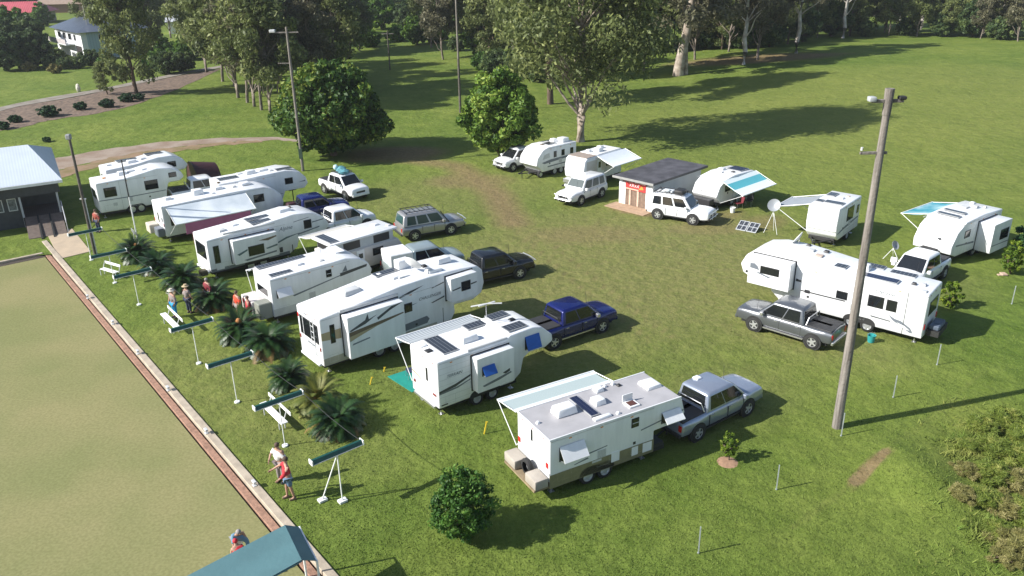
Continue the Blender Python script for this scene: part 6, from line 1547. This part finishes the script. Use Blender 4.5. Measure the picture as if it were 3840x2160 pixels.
# gums on the far paddock, right of the centre
P = G(1705, 190); q = thing('gum_tree', 'thick leaning gum trunk with forked base on the far slope', 'gum tree', P, 0)
tk = trunk('leaning_trunk', [([(0, 0, -.3), (.25, 0, 2.5), (.9, 0, 6), (1.3, .1, 9), (1.7, .1, 14)], .85, .4), ([(1.3, .4, -.3), (1.1, .2, 3), (1.0, .1, 6.5)], .35, .2), ([(1.2, 0, 8), (-1.2, .2, 12), (-2.2, .3, 15)], .3, .1)], BARK)
link('trunk', tk, q); cr = T_G[3][1]; c_o = link('crown', cr, q); c_o.location = (.5, 0, -1.0); c_o.scale = (1.25, 1.25, 1.05)
spots = [(1870, 162, 3, 1.0, 'with the brightest white trunk'), (1905, 150, 1, .95, 'slim, right of the white trunk'), (2003, 134, 3, .95, 'orange tinged trunk at the head of a long shadow'), (1620, 182, 0, .8, 'thin pale stem left of the thick leaning trunk'), (1748, 150, 1, .8, 'thin stem right of the thick leaning trunk'), (1833, 130, 0, .85, 'thin stem left of the white trunk'), (2120, 96, 3, 1.0, 'pale trunk at the crest')]
for u_, v_, k, sc, d_ in spots:
    P = G(u_, v_); plant(T_G[k], 'gum_tree', 'gum tree on the far slope, ' + d_, 'gum tree', P.x, P.y, sc, random.uniform(0, 360), 'gums on the far slope')
P = G(2125, 104)
# forest wall beyond the crest
k = 0
FW = 'trees of the forest edge behind the paddock'
us = np.linspace(1440, 2640, 30)
ordn = ['leftmost', 'second', 'third', 'fourth', 'fifth', 'sixth', 'seventh', 'eighth', 'ninth', 'tenth', 'eleventh', 'twelfth', 'thirteenth', 'fourteenth', 'fifteenth', 'sixteenth', 'seventeenth', 'eighteenth', 'nineteenth', 'twentieth', 'twenty-first', 'twenty-second', 'twenty-third', 'twenty-fourth', 'twenty-fifth', 'twenty-sixth', 'twenty-seventh', 'twenty-eighth', 'twenty-ninth', 'rightmost']
def crest(u_):
    xs_ = [1400, 1575, 1711, 1761, 1932, 2057, 2132, 2257, 2431, 2576, 2700]; yy = [150, 142, 132, 128, 124, 100, 96, 95, 99, 108, 112]
    return float(np.interp(u_, xs_, yy))
for i, u_ in enumerate(us):
    for row in range(3):
        v_ = crest(u_) - (4, 12, 24)[row]
        P = G(float(u_) + random.uniform(-14, 14), v_ + random.uniform(-2, 2)); P.y = min(P.y, 235)
        if row == 0 and i % 2: M_ = T_G[random.choice((0, 1, 2, 2))]; sc = random.uniform(.45, .62); nm = 'gum_tree'; lb = 'small gum at the forest edge behind the crest, '
        elif row == 0: kk = random.choice((0, 2, 0, 2, 1, 0)); M_ = T_B[kk]; sc = random.uniform(.4, 1.15); nm = 'bush'; lb = 'dark bush at the forest edge behind the crest, '
        elif row == 1: M_ = T_G[random.choice((0, 2, 1, 2))]; sc = random.uniform(.55, .85); nm = 'gum_tree'; lb = 'low crowned gum in the second row behind the crest, '
        else: M_ = T_G[random.choice((0, 1, 2, 3))]; sc = random.uniform(.8, 1.05); nm = 'gum_tree'; lb = 'forest gum tree behind the crest, '
        plant(M_, nm, lb + ordn[i] + ' counted from the left', 'bush' if nm == 'bush' else 'gum tree', P.x, P.y, sc, random.uniform(0, 360), FW + (' (bushes)' if nm == 'bush' else ''))
# bright shrubbery and far trees over the gap
spots = [(930, 118, 1, 1.0), (1000, 104, 1, 1.0), (1050, 112, 3, .8), (1100, 108, 1, 1.1), (1150, 128, 0, .7), (1030, 84, 2, 1.1), (960, 74, 3, 1.1), (1090, 76, 2, 1.2), (1150, 84, 3, 1.1), (1220, 176, 1, .9), (1250, 190, 0, 1.0), (1210, 140, 3, 1.0), (905, 95, 2, 1.1), (1310, 195, 0, 1.1), (1360, 205, 0, 1.1), (1400, 200, 2, .9), (1450, 188, 0, 1.0), (1530, 176, 0, 1.0), (860, 88, 2, 1.2), (1270, 120, 2, 1.2), (1340, 130, 2, 1.3), (1430, 125, 2, 1.3), (1500, 140, 2, 1.1), (1020, 40, 2, 1.5), (1120, 40, 3, 1.5), (930, 40, 2, 1.5), (800, 60, 2, 1.5), (1230, 60, 2, 1.5)]
words = ['left edge of the gap', 'bright patch in the gap', 'tallest in the gap', 'right part of the gap', 'brownish at the distant power pole', 'dark one behind the gap', 'light one behind the gap', 'dark one right of the far power pole', 'light one at the back right', 'left of the yellow green tree', 'dark one over the yellow green tree', 'light one over the yellow green tree', 'dark rounded at the gap left', 'first under the big gum crown', 'second under the big gum crown', 'third under the big gum crown', 'fourth under the big gum crown', 'right of the big gum trunk', 'behind the brown gums', 'behind the big gum, far left', 'behind the big gum, left', 'behind the big gum, middle', 'behind the big gum, right', 'hill foot, middle', 'hill foot, right', 'hill foot, left', 'hill foot, far left', 'hill foot, far right']
for (u_, v_, kk, sc), d_ in zip(spots, words):
    P = G(u_, v_); plant(T_B[kk], 'bush', 'bush in the middle background, ' + d_, 'bush', P.x, P.y, sc, random.uniform(0, 360), 'bushes in the middle background')
# far tree lines filling the horizon
far = [(x_, y_, r_, c_) for r_, y_ in (('front', 235), ('middle', 262), ('rearmost', 300)) for c_, x_ in enumerate(range(-190, 200, 15))]
cnt = 0
for x_, y_, r_, c_ in far:
    if y_ < 250 and x_ < -95: continue
    if abs(x_ + 150) < 22 and y_ < 300: continue
    x2, y2 = x_ + random.uniform(-5, 5), y_ + random.uniform(-8, 8)
    lb = 'distant forest tree in the %s row at the top, %s place from the left' % (r_, ordn[c_].replace('leftmost', 'first'))
    plant(T_B[random.choice((2, 3, 2))], 'forest_tree', lb, 'tree', x2, y2, random.uniform(1.5, 2.3), random.uniform(0, 360), 'distant forest trees at the top of the view'); cnt += 1

# foreground bush, sapling, corner shrubs
plant(dome('citrus', 2.75, 1.22, .12, leafmat('citrus_leaf', (.018, .060, .010), (.06, .150, .02), (.15, .26, .045)), 51, per=110, size=.07, ncl=84), 'citrus_tree', 'small leafy citrus tree in the foreground, left of the grey-roofed caravan', 'small tree', -1.85, 23.55)
plant(dome('sapling', 1.35, .42, .25, LIME, 52, per=60, size=.06, ncl=22), 'sapling', 'young lime green sapling in a mulch ring right of the foreground caravan', 'sapling', 8.55, 27.85)
P = Vector((8.5, 27.75, 0)); o = MB().lathe([(.001, .05), (.25, .05), (.42, .0)], 16).obj('mulch_ring', mat('pink_mulch', (.36, .22, .14), .9, var=.3, scale=8), loc=P); o['kind'] = 'structure'
P = G(2540, 690); plant(dome('corner_shrub', 2.3, .75, .1, LIME, 53, per=70, size=.09, ncl=30), 'shrub', 'yellowish green upright shrub at the right edge near the far right caravan', 'shrub', P.x, P.y)
P = G(2378, 790); plant(dome('rear_shrub', 1.7, .6, .1, LIME, 54, per=60, size=.09, ncl=24), 'shrub', 'light green shrub behind the rear of the largest fifth wheel trailer', 'shrub', P.x + .6, P.y + .8)
P = G(2585, 640); plant(SH, 'shrub', 'dark shrub cut by the right edge beside the slide-out', 'shrub', P.x + .5, P.y, (1.4, 1.4, 1.6), 20)

# tussocky mound at the right corner
TUS = dome('tussock', .75, .62, .0, leafmat('tussock_leaf', (0.108, 0.162, 0.027), (0.230, 0.284, 0.054), (0.378, 0.392, 0.108), trans=.35), 71, per=260, size=.13, ncl=26, asp=.12)
TUD = dome('tussock', .6, .6, .0, leafmat('dry_tussock_leaf', (.17, .17, .05), (.30, .28, .10), (.44, .40, .18), trans=.35), 72, per=260, size=.13, ncl=22, asp=.12)
for i, (u_, v_, d_, sc) in enumerate(((2470, 1085, 0, 1.1), (2530, 1070, 0, 1.3), (2575, 1110, 0, 1.2), (2440, 1130, 0, .8), (2500, 1140, 0, 1.2), (2556, 1160, 0, 1.3), (2430, 1190, 1, .8), (2490, 1205, 0, 1.2), (2540, 1220, 1, 1.2), (2420, 1250, 1, .8), (2475, 1265, 0, 1.0), (2530, 1290, 1, 1.1), (2570, 1300, 0, 1.2), (2505, 1340, 0, .8), (2560, 1385, 1, 1.3), (2530, 1405, 1, .9))):
    P = G(u_, v_)
    plant(TUD if d_ else TUS, 'tussock', ('dry straw' if d_ else 'yellow green') + ' tussock on the bank at the right edge, ' + ordn[i].replace('leftmost', 'first') + ' counted from the top', 'tussock', P.x, P.y, (sc * 1.1, sc * 1.1, sc * .75), i * 47, 'tussocks on the right bank')
# cycads along the green
CYC = leafmat('cycad_frond', (.008, .030, .008), (.026, .065, .014), (.085, .10, .025), trans=.1, rough=.4)
CYB = leafmat('old_cycad_frond', (.14, .09, .03), (.26, .17, .06), (.36, .27, .11), trans=.1)
def fronds(name, n, L, rise0, rise1, mt, seed, base=.55):
    rn = random.Random(seed); v = []; f = []; ti = []
    for i in range(n):
        a = i * 2.39996 + rn.uniform(-.2, .2); t0 = rn.uniform(0, 1)
        el = R(rise0 + (rise1 - rise0) * (i + .5) / n + rn.uniform(-6, 6)); l = L * rn.uniform(.8, 1.1)
        p = Vector((0, 0, base)); d = Vector((math.cos(a) * math.cos(el), math.sin(a) * math.cos(el), math.sin(el)))
        m = 13; tint = rn.uniform(.1, .75); side = Vector((-math.sin(a), math.cos(a), 0))
        for s_ in range(m):
            st = l / m; q = p + d * st
            d = (d + Vector((0, 0, -.04 - .012 * s_))).normalized()
            u_ = s_ / m; ll = .18 * L * (math.sin(math.pi * min(1, u_ * .9 + .12)) ** .6) * rn.uniform(.85, 1.1)
            for sg in (-1, 1):
                for e in (0, .33, .67):
                    b0 = p.lerp(q, e); tip = b0 + side * sg * ll + d * ll * .55 + Vector((0, 0, .06 * ll))
                    o = len(v); w_ = st * .19
                    v += [tuple(b0 - d * w_), tuple(b0 + d * w_), tuple(tip)]; f.append((o, o + 1, o + 2)); ti += [tint + rn.uniform(-.1, .1)] * 3
            o = len(v); v += [tuple(p - side * .012), tuple(p + side * .012), tuple(q + side * .010), tuple(q - side * .010)]; f.append((o, o + 1, o + 2, o + 3)); ti += [.8] * 4
            p = q
    me = bpy.data.meshes.new(name); me.from_pydata(v, [], f); me.materials.append(mt)
    at = me.attributes.new('tint', 'FLOAT', 'POINT'); at.data.foreach_set('value', [min(1, max(0, x)) for x in ti])
    return me
FG = [fronds('cycad_fronds', 120, 1.5, -16, 64, CYC, 61, .45), fronds('cycad_fronds', 110, 1.42, -16, 60, CYC, 62, .45)]
FB = fronds('old_fronds', 24, 1.5, -30, 5, CYB, 63, .5)
FGY = fronds('cycad_fronds', 60, 1.5, -12, 75, leafmat('yellowing_cycad_frond', (.06, .09, .015), (.16, .17, .035), (.30, .26, .07), trans=.1), 64)
CT_ = MB().lathe([(.22, -.05), (.24, .2), (.2, .5), (.16, .62), (.001, .66)], 12).mesh('cycad_stem', [BARKB])
CO = MB().ball((0, 0, .85), (.17, .17, .26), 12).mesh('cycad_cone', [mat('orange_brown_cone', (.50, .22, .07), .8, var=.3, scale=14, bump=.6, bscale=30)])
CN = [(-25.2, 52.4, 0, 1.0, False, True, 'at the foot of the flagpole'), (-22.9, 50.0, 1, .95, True, False, 'second from the clubhouse end, browned fronds'), (-20.3, 47.2, 0, 1.0, True, False, 'third from the clubhouse end, behind the people'), (-17.4, 44.2, 1, 1.05, True, False, 'left of the person in orange red'),
      (-14.6, 40.0, 0, 1.0, False, True, 'with an orange cone, beside the longest trailer'), (-12.6, 38.3, 1, 1.1, True, False, 'the largest, facing the corner of the longest trailer'), (-10.7, 34.7, 0, .78, False, False, 'small and dark, standing alone'), (-8.8, 32.3, 2, .95, False, True, 'yellowing with a central orange cone'), (-7.6, 30.7, 1, 1.0, True, False, 'nearest to the camera, behind the nearest trough light')]
for x, y, kk, sc, old, cone, d_ in CN:
    t = thing('cycad', 'spiky cycad along the green, ' + d_, 'cycad', (x, y, 0), random.uniform(0, 360), 'cycads along the bowling green')
    t.scale = (sc, sc, sc * 1.02)
    link('stem', CT_, t); link('fronds', FGY if kk == 2 else FG[kk], t)
    if old: link('old_fronds', FB, t)
    if cone: link('cone', CO, t)

# thin summer air
hb_ = MB().box(-330, 330, -30, 420, -8, 34).obj('haze', mat('haze_air', (1, 1, 1)))
hb_['kind'] = 'stuff'; hb_['label'] = 'thin pale air over the whole place'; hb_['category'] = 'haze'
hm = MATS['haze_air'].node_tree; hm.nodes.clear()
ho_ = hm.nodes.new('ShaderNodeOutputMaterial'); hv = hm.nodes.new('ShaderNodeVolumePrincipled')
hv.inputs['Density'].default_value = .0002; hv.inputs['Color'].default_value = (.9, .95, 1, 1); hv.inputs['Anisotropy'].default_value = .2
hm.links.new(hv.outputs[0], ho_.inputs['Volume'])
